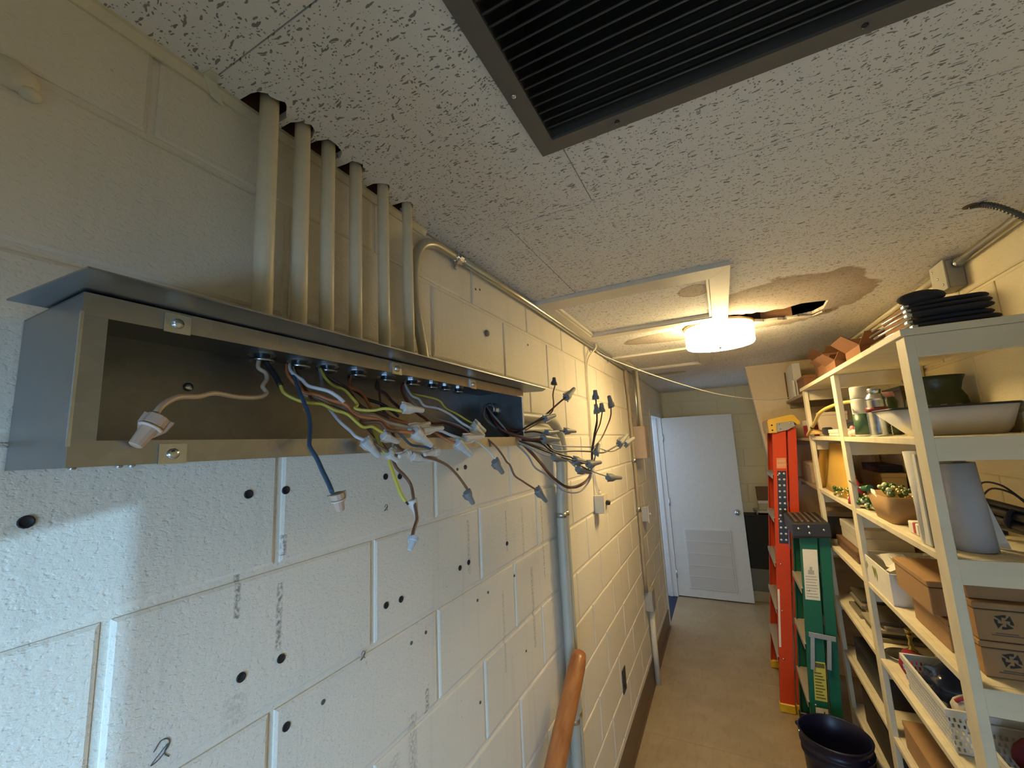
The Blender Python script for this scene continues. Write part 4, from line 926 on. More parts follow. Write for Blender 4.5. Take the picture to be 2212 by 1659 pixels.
# drilled anchors in the block wall: parts of the wall
am = B().lathe([(0.0066, -.001), (0.0066, .0010), (0.0056, .0015), (0.0050, .0007), (0, .0007)], (0, 0, 0), (1, 0, 0), 12).mesh('wall_anchor')
am.materials.append(M('anchor_black', (0.012, 0.012, 0.016), .6))
for (yy, zz) in ((.165, 1.743), (.390, 1.743), (.450, 1.742), (.451, 1.487), (.391, 1.489), (.463, 1.385), (.676, 1.744), (.720, 1.741), (.677, 1.487), (.721, 1.484),
                 (.944, 1.487), (.986, 1.490), (1.210, 1.489), (.984, 1.743)):
    inst('wall_anchor', am, (0.0006, yy, zz), wall_left)
sm_ = B().lathe([(0.0038, -.001), (0.0040, .0008), (0.003, .0011), (0, .0006)], (0, 0, 0), (1, 0, 0), 10).mesh('nail_hole')
sm_.materials.append(M('hole_grey', (0.10, 0.095, 0.09), .8))
for (yy, zz) in ((.529, 1.385), (.752, 1.385), (.801, 1.387), (1.021, 1.128), (1.024, 1.381), (1.082, 1.383), (1.25, 1.38), (1.31, 1.13), (.76, 1.13), (1.459, 2.188), (1.074, 2.293), (1.10, 2.30), (.945, 1.74)):
    inst('nail_hole', sm_, (0.0006, yy, zz), wall_left)
o = B(); o.sphere((0.004, 1.131, 2.161), .012, 9, 6, (.5, 1, .9)); tag(obj('plaster_plug', o, M('plug_grey', (.22, .19, .15), .8)), 'small grey plaster plug on the wall above the trough end', 'plug')
o = B(); o.sphere((0.002, 0.112, 2.222), .022, 10, 7, (.45, 1.1, .8)); o.sphere((0.004, 0.128, 2.208), .010, 8, 6, (.8, 1, .8)); tag(obj('paint_lump', o, m_creamd), 'rough painted-over mortar lump on the wall near the ceiling', 'lump')
o = B(); o.prism([(0.0126, .286, 2.372), (0.0126, .304, 2.372), (0.004, .322, 2.346), (0.004, .303, 2.350)], (.0012, 0, 0)); o.prism([(0.0126, .286, 2.3712), (0.0126, .304, 2.3712), (0.03, .302, 2.3712), (0.03, .288, 2.3712)], (0, 0, -.0011)); tag(obj('tape_strip', o, M('pale_tape', (.62, .62, .50), .6)), 'pale tape strip folded over the ceiling corner beside the panel seam', 'tape')

# pencil scribbles left on the blocks: parts of the wall
m_pencil = M('pencil', (0.10, 0.10, 0.10), .7)
for (yy, zz, k) in ((0.300, 1.452, 1.0), (0.678, 1.680, .55), (0.617, 1.42, .6)):
    pts = [(-.8, .2), (-.2, .9), (.5, .7), (.6, .1), (-.2, -.7), (-1.0, -.9), (-.3, -.3), (.5, .3), (.2, -.4), (.7, -1.0)]
    b = B(); b.tube(smooth_path([(0.0007, yy + a * .011 * k, zz + c * .012 * k) for a, c in pts], 3), .0006, 4)
    obj('pencil_mark', b, m_pencil, wall_left)

# round wooden pole leaning along the wall
pole = thing('wooden_pole', 'thick round orange-brown wooden pole leaning along the block wall', 'pole', (0.133, -0.216, 0))
p0, p1 = Vector((0.140, -0.20, 0.010)), Vector((0.094, 1.563, 1.028))
obj('shaft', B().tube([p0, p0.lerp(p1, .5), p0.lerp(p1, .97), p0.lerp(p1, .985), p1], [.032, .0315, .0305, .029, .024], 20), wood_mat('pole_varnish', (0.30, 0.10, 0.03), (0.50, 0.20, 0.06), .35, (14, 3, 5)), pole)
q = p0.lerp(p1, .70)
obj('bracket', B().box(0.002, q.x - .02, q.y + .055, q.y + .085, q.z - .06, q.z + .01, .003), m_black, pole, 'small black bracket behind the pole')

# ================================================================== RIGHT WALL, NEAR CEILING
o = thing('corner_conduit', 'bare steel conduit along the right ceiling corner into a square box', 'conduit', (1.43, 0.7, 2.34))
obj('pipe', B().tube([(1.431, -0.60, 2.345), (1.431, 0.7, 2.345), (1.431, 1.898, 2.340)], .0125, 14), m_emt, o)
obj('connector', B().lathe([(0.0165, 0), (0.0165, .012), (0.0145, .013), (0.0145, .022)], (1.431, 1.874, 2.340), (0, 1, 0), 14), m_zinc, o)
o = thing('square_box', 'grey square junction box high on the wall above the shelves', 'box', (1.425, 1.95, 2.265))
obj('body', B().box(1.402, 1.449, 1.899, 2.000, 2.262, 2.362, .003), M('box_grey', (0.34, 0.33, 0.28), .5), o)
obj('cover', B().box(1.397, 1.402, 1.897, 2.002, 2.260, 2.364, .0015), M('box_cover', (0.46, 0.46, 0.40), .45), o)
for (yy, zz) in ((1.92, 2.28), (1.98, 2.345), (1.95, 2.31)):
    obj('cover_screw', B().lathe([(.0045, 0), (.0045, .0015), (0, .003)], (1.397, yy, zz), (-1, 0, 0), 8), m_zinc, o)
o = obj('thin_conduit', B().tube([(1.436, 2.003, 2.345), (1.437, 3.0, 2.346), (1.437, 4.035, 2.346)], .0105, 12), m_creamd); tag(o, 'cream painted conduit continuing beyond the square box toward the far shelves', 'conduit')
o = thing('flex_conduit', 'ribbed dark flexible conduit hanging out of a ceiling hole at right', 'conduit', (1.33, 1.47, 2.372))
fp = smooth_path([(1.305, 1.480, 2.371), (1.325, 1.472, 2.366), (1.345, 1.455, 2.345), (1.372, 1.440, 2.305), (1.392, 1.425, 2.262), (1.408, 1.40, 2.20), (1.422, 1.36, 2.12)], 12)
obj('ribbed_sheath', B().tube(fp, [(.0082 if i % 2 else .0066) for i in range(len(fp))], 10, smooth=False), M('flex_grey', (0.11, 0.10, 0.085), .45, .4), o)
obj('ceiling_ring', B().lathe([(0.016, 0), (0.016, .002), (0.009, .003)], (1.308, 1.478, H - .0004), (0, 0, -1), 14), m_fiber, o)
o = obj('pull_string', B().tube(smooth_path([(0.022, 2.440, 2.362), (0.03, 2.47, 2.33), (0.16, 2.62, 2.262), (0.40, 2.93, 2.165), (0.66, 3.26, 2.085), (0.93, 3.60, 2.048), (1.08, 3.74, 2.050), (1.155, 3.82, 2.064)], 5), .0033, 6), m_paper); tag(o, 'white string sagging across the corridor from the cable corner to the shelves', 'string')

# ================================================================== SHELVES
XF, XB = 1.135, 1.446
PY = [1.511, 2.345, 3.115]
LV = [2.068, 1.763, 1.451, 1.147, 0.845, 0.552, 0.25]
su = thing('shelf_unit', 'tall cream painted wooden shelf unit along the right wall', 'shelf', (1.29, 2.35, 0))
for i, yy in enumerate(PY):
    if i == 0:
        obj('post', B().box(XF, XF + .022, yy, yy + .064, 0, LV[0] - .0205, .0015), m_shelf, su)
    else:
        obj('post', B().box(XF, XF + .020, yy, yy + .060, 0, LV[0] - .0205, .0015), m_shelf, su)
    obj('post', B().box(XB - .022, XB, yy, yy + .060, 0, LV[0] - .0205, .0015), m_shelf, su)
    for j, z in enumerate(LV):
        bh = .062
        obj('cross_beam', B().box(XF + .0205, XB - .0225, yy + (.0 if i == 0 else .012), yy + (.020 if i == 0 else .032), z - .0205 - bh + .02 * (i == 0 and j > 0), z - .0205 + (.0205 if (i == 0 and j > 0) else 0), .0012), m_shelf, su)
for j, z in enumerate(LV):
    if j == 0:
        obj('shelf_board', B().box(XF - .008, XB, PY[0] - .006, 3.200, z - .020, z, .0015), m_shelf, su)
    else:
        obj('shelf_board', B().box(XF + .0205, XB, PY[0] + .021, 3.172, z - .019, z, .0012), m_shelf, su)
        for (a, c) in ((PY[0] + .0645, PY[1] - .0005), (PY[1] + .0605, PY[2] - .0005)):
            obj('shelf_edge', B().box(XF + .002, XF + .020, a, c, z - .020, z, .0012), m_shelf, su)
# second, plainer run of boards in darker tan on to the partition
s2 = thing('wall_shelf', 'plain dark tan run of shelf boards between the cream unit and the partition', 'shelf', (1.3, 3.6, 0.84))
m_shelf2 = wood_mat('dark_tan_shelf', (0.34, 0.27, 0.17), (0.42, 0.34, 0.22), .65, (1, 8, 3))
for z in (2.046, 1.752, 1.440, 1.136, 0.835, 0.545):
    obj('shelf_board', B().box(1.150, XB, 3.202, 4.036, z - .019, z, .0012), m_shelf2, s2)
    obj('cleat', B().box(1.17, XB, 4.016, 4.036, z - .060, z - .0195, .001), m_shelf2, s2)

def lid_box(name, label, cat, x0, x1, y0, y1, z, h, mat, lidmat=None, lidh=.02, rz=0.0, group=None, open_=False, flap=.0):
    """cardboard or rigid box; open ones get thin walls, an inside and flaps"""
    t = thing(name, label, cat, ((x0 + x1) / 2, (y0 + y1) / 2, z), group)
    lidmat = lidmat or mat
    th = .003
    if open_:
        obj('base', B().box(x0, x1, y0, y1, z + .0005, z + .004), mat, t)
        for q in ((x0, x0 + th, y0, y1), (x1 - th, x1, y0, y1), (x0 + th, x1 - th, y0, y0 + th), (x0 + th, x1 - th, y1 - th, y1)):
            obj('side', B().box(*q, z + .004, z + h, .0008), mat, t)
        if flap > 0:
            obj('flap', B().prism([(x0, y0, z + h), (x0, y1, z + h), (x0 - flap * .7, y1 - .01, z + h + flap * .6), (x0 - flap * .7, y0 + .01, z + h + flap * .6)], (.002, 0, .002)), lidmat, t)
            obj('flap', B().prism([(x0, y1, z + h), (x1, y1, z + h), (x1 - .01, y1 + flap * .3, z + h + flap * .9), (x0 + .01, y1 + flap * .3, z + h + flap * .9)], (0, .002, .001)), lidmat, t)
            obj('flap', B().prism([(x0, y0, z + h), (x1, y0, z + h), (x1 - .01, y0 - flap * .7, z + h + flap * .55), (x0 + .01, y0 - flap * .7, z + h + flap * .55)], (0, .001, .002)), lidmat, t)
    else:
        obj('body', B().box(x0, x1, y0, y1, z + .0005, z + h - lidh, .002), mat, t)
        obj('lid', B().box(x0 - .002, x1 + .002, y0 - .002, y1 + .002, z + h - lidh, z + h, .002), lidmat, t)
    if rz: t.rotation_euler = (0, 0, rz)
    return t

# ---- top shelf
z0 = LV[0] + .001
fold_lab = ['lowest of the black fabric slats stacked on the shelf end', 'second lowest of the stacked black fabric slats', 'middle one of the stacked black fabric slats', 'second highest of the stacked black fabric slats', 'topmost of the stacked black fabric slats']
for k in range(5):
    t = thing('folding_stand', fold_lab[k] + ' with silver rods', 'stand', (1.26, 1.60, z0 + .019 * k), 'folded black stands on the top shelf')
    zz = z0 + .005 + .0172 * k; dy = .012 * math.sin(k * 2.1); dx = .01 * math.cos(k * 1.7)
    ax = Vector((0.165, -0.015, 0.000)); c0 = Vector((1.180 + dx * .4, 1.565 + dy + .006 * k, zz + .006))
    b = B()
    prof = [(0, .014, .007), (.12, .030, .0098), (.5, .034, .0104), (.86, .030, .0098), (.95, .020, .0078), (1.0, .010, .004)]
    rings = []
    for s_, hw, hh in prof:
        c = c0 + ax * s_
        rings.append([b.bm.verts.new(c + Vector((0, hw * math.cos(a), hh * math.sin(a)))) for a in [2 * PI * i / 10 for i in range(10)]])
    for A, C in zip(rings, rings[1:]):
        for i in range(10):
            f = b.bm.faces.new([A[i], A[(i + 1) % 10], C[(i + 1) % 10], C[i]]); f.smooth = True
    b.bm.faces.new(rings[0][::-1]); b.bm.faces.new(rings[-1])
    obj('fabric_slat', b, m_cloth, t)
    for m_ in (-1, 1):
        s = c0 + Vector((0.012, .008 * m_, .0))
        obj('rod', B().tube([s, s + Vector((-0.012, 0.17 + .05 * (k % 3), -.001)), s + Vector((-.016, .30 + .04 * (k % 2), -.002 - .0005 * k))], .0035, 8), m_zinc, t)
    obj('end_cap', B().box(c0.x - .012, c0.x + .018, c0.y - .012, c0.y + .012, c0.z - .006, c0.z + .006, .003), m_zinc, t)
o = B(); o.sphere((1.215, 1.592, z0 + .101), .058, 14, 8, (.95, .55, .36)); tag(obj('cloth_bag', o, m_cloth), 'rounded black cloth bag lying on top of the stacked black slats', 'bag')
lid_box('storage_box', 'dark brown carton behind the silver rods on the top shelf', 'box', 1.27, 1.42, 1.86, 2.10, z0, .145, M('dkcard', (0.20, 0.085, 0.035), .8), rz=0)
lid_box('open_carton', 'open orange-brown carton leaning beside the dark brown carton on top', 'box', 1.20, 1.36, 2.16, 2.38, z0, .075, m_card2, open_=True, flap=.075)
lid_box('open_carton', 'small open carton with raised flaps in the middle of the top shelf', 'box', 1.165, 1.31, 2.42, 2.62, z0, .055, m_card2, open_=True, flap=.06)
lid_box('flat_carton', 'tall orange-brown carton with folded top on the far top shelf', 'box', 1.22, 1.40, 2.90, 3.18, z0, .165, m_card2, open_=True, flap=.06)
lid_box('flat_carton', 'low orange-brown carton pile at the far end of the top shelf', 'box', 1.155, 1.33, 3.18, 3.44, 2.047, .105, m_card2, open_=False)
lid_box('storage_box', 'second brown carton lying between the flapped cartons on top', 'box', 1.18, 1.36, 2.64, 2.88, z0, .085, m_card2, open_=True, flap=.05)
t = thing('white_case', 'upright white panel case standing at the far end of the top shelf', 'case', (1.25, 3.80, 2.047))
obj('panel', B().box(1.165, 1.215, 3.62, 3.98, 2.0475, 2.300, .004), m_paper, t)
obj('edge_strip', B().box(1.158, 1.168, 3.985, 4.000, 2.06, 2.28, .002), M('dark_strip', (.14, .08, .04), .7), t)
obj('fold', B().box(1.150, 1.164, 3.60, 3.66, 2.0475, 2.17, .002), m_paper, t)

# ---- second shelf, near bay
z1 = LV[1] + .001
tb = thing('white_tub', 'long white tub with a dark rim on the second shelf', 'tub', (1.29, 1.84, z1))
b = B()
def tubring(x0, x1, y0, y1, z, rad=.02, n=4):
    out = []
    for (cx, cy, a0) in ((x1 - rad, y1 - rad, 0), (x0 + rad, y1 - rad, PI / 2), (x0 + rad, y0 + rad, PI), (x1 - rad, y0 + rad, 1.5 * PI)):
        for k in range(n + 1):
            a = a0 + PI / 2 * k / n; out.append(Vector((cx + rad * math.cos(a), cy + rad * math.sin(a), z)))
    return out
def loft(b, rings, cap0=True, cap1=False, smooth=True):
    V = [[b.bm.verts.new(p) for p in r] for r in rings]
    for A, C in zip(V, V[1:]):
        n = len(A)
        for k in range(n):
            f = b.bm.faces.new([A[k], A[(k + 1) % n], C[(k + 1) % n], C[k]]); f.smooth = smooth
    if cap0: b.bm.faces.new(V[0][::-1])
    if cap1: b.bm.faces.new(V[-1])
loft(b, [tubring(1.215, 1.42, 1.775, 1.885, z1), tubring(1.195, 1.432, 1.765, 1.895, z1 + .02, .025), tubring(1.141, 1.444, 1.735, 1.935, z1 + .086, .03), tubring(1.146, 1.440, 1.740, 1.930, z1 + .086, .03), tubring(1.20, 1.425, 1.770, 1.890, z1 + .022, .025), tubring(1.22, 1.415, 1.78, 1.88, z1 + .006)], True, True)
obj('basin', b, m_white, tb)
b = B(); b.tube(tubring(1.140, 1.445, 1.733, 1.937, z1 + .089, .03), .0035, 6, closed=True); obj('rim', b, m_black, tb, 'thin dark rim')
gp = thing('green_pot', 'dark green ceramic pot with leaf relief behind the white tub', 'pot', (1.355, 2.035, z1))
obj('body', B().lathe([(0.055, 0), (0.072, .01), (0.088, .07), (0.080, .13), (0.068, .155), (0.075, .185), (0.084, .205), (0.078, .205), (0.062, .16), (0.05, .03), (0, .03)], (1.358, 2.035, z1), (0, 0, 1), 28), M('green_glaze', (0.022, 0.034, 0.012), .35, var=.5, nscale=12), gp)
for k in range(14):
    a = 2 * PI * k / 14; c = Vector((1.358 + .088 * math.cos(a), 2.035 + .088 * math.sin(a), z1 + .075))
    u = Vector((math.cos(a), math.sin(a), 0)); s = Vector((-math.sin(a), math.cos(a), 0))
    obj('leaf_relief', B().quadbox(c, u * .003, s * .008, Vector((0, 0, .028)) + s * .008, .002), M('leaf_glaze', (0.16, 0.13, 0.075), .3), gp)
def can(x, y, z, r, h, label, body, cap, name='spray_can', band=None, rib=False):
    t = thing(name, label, 'can', (x, y, z))
    pr = [(r * .95, 0.0005), (r, .004)]
    if rib:
        n = 14
        for k in range(n):
            zz = .01 + (h * .74) * k / n; pr += [(r, zz), (r * .95, zz + h * .74 / n * .5)]
    pr += [(r, h * .76), (r * .97, h * .78), (r * .72, h * .86), (r * .70, h * .87)]
    obj('body', B().lathe(pr, (x, y, z), (0, 0, 1), 20), body, t)
    obj('cap', B().lathe([(r * .66, 0), (r * .66, h * .10), (r * .55, h * .13), (0, h * .135)], (x, y, z + h * .872), (0, 0, 1), 18), cap, t)
    if band: obj('label_band', B().lathe([(r * 1.012, 0), (r * 1.012, h * band[1]), (r * .98, h * band[1])], (x, y, z + h * band[0]), (0, 0, 1), 20), band[2], t)
    return t
t = thing('spray_can', 'tall white spray can with a green lower label on the second shelf', 'can', (1.182, 2.20, z1))
obj('body', B().lathe([(0.032, .0005), (0.034, .004), (0.034, .150), (0.032, .156)], (1.182, 2.20, z1), (0, 0, 1), 22), M('can_white', (.62, .60, .56), .3), t)
obj('cap', B().lathe([(0.032, 0), (0.033, .002), (0.032, .046), (0.029, .050), (0, .051)], (1.182, 2.20, z1 + .157), (0, 0, 1), 22), M('can_cap', (.66, .62, .52), .4), t, 'cream cap')
obj('green_label', B().lathe([(0.0344, 0), (0.0344, .085), (0.033, .085)], (1.182, 2.20, z1 + .008), (0, 0, 1), 22), M('can_green', (.05, .12, .06), .35), t)
obj('badge', B().prism([(1.146, 2.178, z1 + .118), (1.150, 2.190, z1 + .098), (1.158, 2.172, z1 + .098)], (-.001, -.001, 0)), M('badge_grey', (.35, .38, .38), .4), t)
can(1.190, 2.045, z1, .034, .185, 'silver spray can with a maroon stripe beside the white can', m_zinc, m_zinc, band=(.50, .10, M('can_maroon', (.20, .03, .035), .4)), rib=True)
can(1.270, 2.190, z1, .030, .175, 'pink topped jar behind the silver spray can', M('jar_green', (.06, .085, .045), .3), M('jar_pink', (.62, .28, .24), .5), name='pink_jar')
fl_ = thing('artificial_flower', 'pink and white artificial flower lying beside the white spray can', 'flower', (1.165, 2.285, z1))
for k in range(12):
    a = 2 * PI * k / 12; rr = .020 + .006 * (k % 3); b = B(); b.sphere((1.170 + rr * math.cos(a) * .6, 2.285 + rr * math.sin(a), z1 + .022 + .012 * math.sin(k * 2.3)), .014, 8, 6, (.7, 1, 1))
    obj('petal', b, M('petal_pink', (.62, .25, .26), .7) if k % 3 == 0 else M('petal_white', (.66, .58, .5), .7), fl_)
o = B(); o.sphere((1.168, 2.325, z1 + .010), .0105, 10, 8); tag(obj('yellow_ball', o, M('ball_yellow', (.62, .45, .05), .4)), 'tiny yellow ball next to the artificial flower', 'ball')

# ---- second shelf, far bay
yc = thing('extension_cable', 'stiff yellow cord arching up from the second shelf, black plug end', 'cord', (1.13, 3.0, z1))
obj('cable', B().tube(smooth_path([(1.118, 3.10, z1 + .008), (1.120, 3.0, 1.800), (1.126, 2.86, 1.845), (1.130, 2.70, 1.893), (1.17, 2.55, 1.920), (1.24, 2.47, 1.925), (1.33, 2.44, 1.90), (1.38, 2.46, 1.80), (1.36, 2.55, z1 + .009)], 5), .0085, 8), M('cord_yellow', (.66, .50, .13), .4), yc)
obj('tape_band', B().tube([(1.122, 2.955, 1.815), (1.1235, 2.935, 1.821)], .0098, 8), m_black, yc)
for k in range(3):
    obj('coil', B().tube(smooth_path([(1.135, 3.14 - .02 * k, z1 + .010 + .008 * k), (1.125, 3.02, z1 + .014 + .010 * k), (1.14, 2.92 + .015 * k, z1 + .018 + .008 * k), (1.20, 2.97, z1 + .012 + .004 * k), (1.21, 3.08, z1 + .010)], 4), .0065, 7), M('cord_yellow2', (.60, .40, .14), .45), yc)
obj('plug', B().box(1.15, 1.19, 2.80, 2.86, z1 + .004, z1 + .048, .006), m_black, yc, 'black plug')
lid_box('dark_case', 'low black case lying behind the yellow cord on the second shelf', 'case', 1.28, 1.43, 2.50, 3.05, z1, .085, m_black)
lid_box('flat_box', 'flat pale box with torn top under the yellow cord', 'box', 1.17, 1.265, 2.60, 2.90, z1, .035, m_paper)
lid_box('picture_board', 'tall dark picture board leaning at the back of the second shelf', 'board', 1.395, 1.430, 2.46, 3.08, z1 + .086, .13, M('panel_dark', (.06, .05, .035), .5))
lid_box('red_box', 'red and white carton beyond the far post on the second shelf', 'box', 1.16, 1.30, 3.24, 3.50, 1.753, .115, M('red_card', (.32, .03, .045), .6), m_paper, .035)
lid_box('pale_box', 'pale printed box behind the far post on the second shelf', 'box', 1.18, 1.32, 3.06, 3.11, z1, .14, M('pale_print', (.55, .45, .36), .7))

# ---- third shelf, near bay
z2 = LV[2] + .001
t = thing('foam_roll', 'white foam roll standing on the third shelf left of the near post', 'roll', (1.195, 1.68, z2))
obj('sheet', B().lathe([(0.050, 0.0005), (0.051, .27), (0.040, .272), (0.040, .268), (0.012, .268), (0.012, .0)], (1.195, 1.675, z2), (-0.03, 0.02, 1), 26), M('foam_white', (.62, .61, .58), .9, bs=.3, bscale=200), t)
obj('sheet_end', B().box(1.146, 1.150, 1.63, 1.70, z2 + .002, z2 + .262, .001), M('foam_white', (.62, .61, .58), .9), t)
t = thing('foam_roll', 'second foam roll, bluish in the shade right of the near post', 'roll', (1.30, 1.66, z2))
obj('sheet', B().lathe([(0.042, 0.0005), (0.043, .235), (0.034, .237), (0.034, .233), (0.010, .233), (0.010, .0)], (1.238, 1.625, z2), (-0.05, 0.02, 1), 24), M('foam_shaded', (.40, .41, .44), .9, bs=.3, bscale=200), t)  # white foam with the bluish shade put into its colour
obj('backing_board', B().prism([(1.285, 1.66, z2 + .001), (1.315, 1.65, z2 + .001), (1.262, 1.66, z2 + .245), (1.242, 1.67, z2 + .245)], (0, .008, 0)), m_paper, t, 'cream edge board')
bs_ = thing('metal_bundle', 'bundle of black folded metal legs on the third shelf near end', 'bundle', (1.38, 1.75, z2))
for k, (ya, za, yb_, zb_, r) in enumerate(((1.80, .070, 1.58, .012, .012), (1.80, .094, 1.58, .036, .012), (1.83, .048, 1.62, .012, .011), (1.82, .115, 1.60, .060, .010), (1.84, .085, 1.64, .034, .010))):
    obj('leg', B().tube([(1.322, ya, z2 + za), (1.385, (ya + yb_) / 2, z2 + (za + zb_) / 2 + .004), (1.440, yb_, z2 + zb_)], r, 10), m_black, bs_)
obj('strap', B().tube([(1.36, 1.735, z2 + .07), (1.364, 1.73, z2 + .068)], .03, 10), m_cloth, bs_)
obj('cable', B().tube(smooth_path([(1.325, 1.80, z2 + .125), (1.335, 1.78, z2 + .165), (1.36, 1.74, z2 + .160), (1.385, 1.70, z2 + .120), (1.39, 1.69, z2 + .145), (1.405, 1.68, z2 + .160), (1.425, 1.66, z2 + .140), (1.43, 1.64, z2 + .09)], 5), .0028, 6), m_black, bs_)
obj('cable', B().tube(smooth_path([(1.33, 1.79, z2 + .12), (1.345, 1.76, z2 + .150), (1.37, 1.72, z2 + .140), (1.395, 1.69, z2 + .10), (1.40, 1.68, z2 + .150), (1.42, 1.67, z2 + .150), (1.432, 1.66, z2 + .10)], 5), .0028, 6), m_black, bs_)
pb = thing('planter_box', 'small tan planter box of trimmings on the third shelf edge', 'planter', (1.21, 2.05, z2))
b = B(); loft(b, [tubring(1.160, 1.265, 1.975, 2.165, z2 + .0005, .02), tubring(1.145, 1.280, 1.955, 2.205, z2 + .095, .025), tubring(1.150, 1.275, 1.960, 2.200, z2 + .095, .025), tubring(1.166, 1.259, 1.981, 2.159, z2 + .012, .02)], True, True)
obj('body', b, M('tan_planter', (.38, .23, .10), .7), pb)
def beads(name, pts, r, mats, label, n, spread, seed):
    rnd = random.Random(seed); t = None
    bb = {k: B() for k in range(len(mats))}
    for i in range(n):
        c = Vector(pts[rnd.randrange(len(pts))]) + Vector((rnd.uniform(-1, 1) * spread[0], rnd.uniform(-1, 1) * spread[1], rnd.uniform(0, 1) * spread[2]))
        bb[i % len(mats)].sphere(c, r * rnd.uniform(.7, 1.25), 7, 5)
    t = thing(name, label, 'garland', pts[0])
    for k, m in enumerate(mats): stuff(obj('beads', bb[k], m, t))
    return t
m_gbead = M('green_bead', (.05, .12, .03), .25); m_gold = M('gold_bead', (.55, .48, .18), .2, .7); m_gw = M('pale_bead', (.60, .66, .48), .2)
beads('bead_garland', [(1.175, 2.50, z2 + .008), (1.19, 2.62, z2 + .008), (1.17, 2.72, z2 + .008), (1.18, 2.30, z2 + .008), (1.19, 2.40, z2 + .008), (1.20, 2.25, z2 + .008)], .009, [m_gbead, m_gbead, m_gw, m_gold], 'heap of green and gold bead garland on the third shelf', 150, (.03, .055, .045), 5)
beads('bead_garland', [(1.205, 2.02, z2 + .09), (1.215, 2.10, z2 + .09), (1.22, 2.15, z2 + .09)], .009, [m_gbead, m_gw, m_gold], 'green trimmings heaped in the tan planter box', 70, (.035, .05, .03), 6)
t = thing('hand_tool', 'green handled tool with a pale shaft lying against the planter', 'tool', (1.15, 2.28, z2 + .06))
obj('handle', B().tube([(1.142, 2.20, z2 + .100), (1.146, 2.12, z2 + .112)], [.010, .012], 10), M('tool_green', (.03, .16, .06), .4), t)
obj('shaft', B().tube([(1.136, 2.36, z2 + .115), (1.140, 2.26, z2 + .100), (1.142, 2.20, z2 + .100)], [.005, .0045, .005], 8), m_zinc, t)
obj('blade', B().prism([(1.146, 2.12, z2 + .108), (1.150, 2.09, z2 + .106), (1.144, 2.05, z2 + .085), (1.142, 2.10, z2 + .098)], (.001, 0, .002)), m_paper, t)
lid_box('low_carton', 'cream box standing at the back of the third shelf', 'box', 1.345, 1.44, 2.74, 3.08, z2, .115, M('cream_card', (.52, .44, .28), .8))
lid_box('navy_book', 'thick navy book lying on the cream box', 'book', 1.35, 1.44, 2.78, 3.07, z2 + .116, .036, M('navy_cover', (.015, .022, .06), .5), M('navy_cover2', (.02, .028, .075), .5), .006)
t = thing('red_white_pack', 'small red and white packet on the third shelf by the foam roll', 'packet', (1.21, 1.80, z2))
obj('sleeve', B().box(1.165, 1.215, 1.77, 1.85, z2 + .0005, z2 + .038, .003), m_paper, t); obj('stripe', B().box(1.164, 1.2155, 1.79, 1.81, z2 + .004, z2 + .0385, .002), M('red_stripe', (.45, .05, .06), .5), t)
o = B(); o.prism([(1.22, 1.86, z2 + .0005), (1.40, 1.86, z2 + .0005), (1.40, 1.93, z2 + .0005), (1.22, 1.93, z2 + .0005)], (0, 0, .022)); tag(obj('black_tray', o, m_black), 'flat black tray behind the small red and white packet', 'tray')

# ---- third shelf, far bay
for k, (x, y0_, y1_, h, lean, lab, c) in enumerate(((1.170, 2.62, 3.10, .262, .05, 'large yellow padded envelope standing upright on the third shelf', (.60, .36, .05)), (1.185, 3.20, 3.46, .245, .045, 'second yellow envelope leaning beyond the far post', (.62, .38, .06)))):
    t = thing('padded_envelope', lab, 'envelope', (x, (y0_ + y1_) / 2, z2))
    b = B(); rows = []
    for i in range(7):
        s_ = i / 6; bul = .010 * math.sin(PI * s_)
        rows.append((x + lean * s_, z2 + .001 - .011 * k + (h * s_), bul + .003))
    ring = []
    for (xx, zz, bu) in rows:
        ring.append([Vector((xx - bu * math.sin(PI * j / 6) - .002, y0_ + (y1_ - y0_) * j / 6, zz)) for j in range(7)] + [Vector((xx + bu * math.sin(PI * j / 6) + .002, y0_ + (y1_ - y0_) * j / 6, zz)) for j in range(6, -1, -1)])
    loft(b, ring, True, True)
    obj('sleeve', b, M('envelope_%d' % k, c, .6, bs=.15, bscale=25), t)
    obj('flap', B().box(x + lean - .004, x + lean + .004, y0_ + .005, y1_ - .005, z2 + h - .004, z2 + h + .008, .002), M('envelope_flap_%d' % k, tuple(v * .85 for v in c), .6), t)
t = thing('red_bell', 'small dark red cone shaped ornament beside the yellow envelope', 'ornament', (1.175, 2.50, z2))
obj('cone', B().lathe([(.040, .0005), (.036, .02), (.018, .085), (.006, .115), (0, .118)], (1.180, 2.48, z2), (0, 0, 1), 18), M('red_felt', (.33, .02, .05), .8), t)
obj('cap', B().sphere((1.180, 2.48, z2 + .120), .008, 8, 6), M('red_felt2', (.4, .05, .07), .8), t)
lid_box('printed_carton', 'pinkish printed carton beyond the far post on the third shelf', 'box', 1.165, 1.33, 3.50, 3.80, 1.441, .14, M('pink_print', (.42, .30, .22), .7, var=.3, nscale=40))

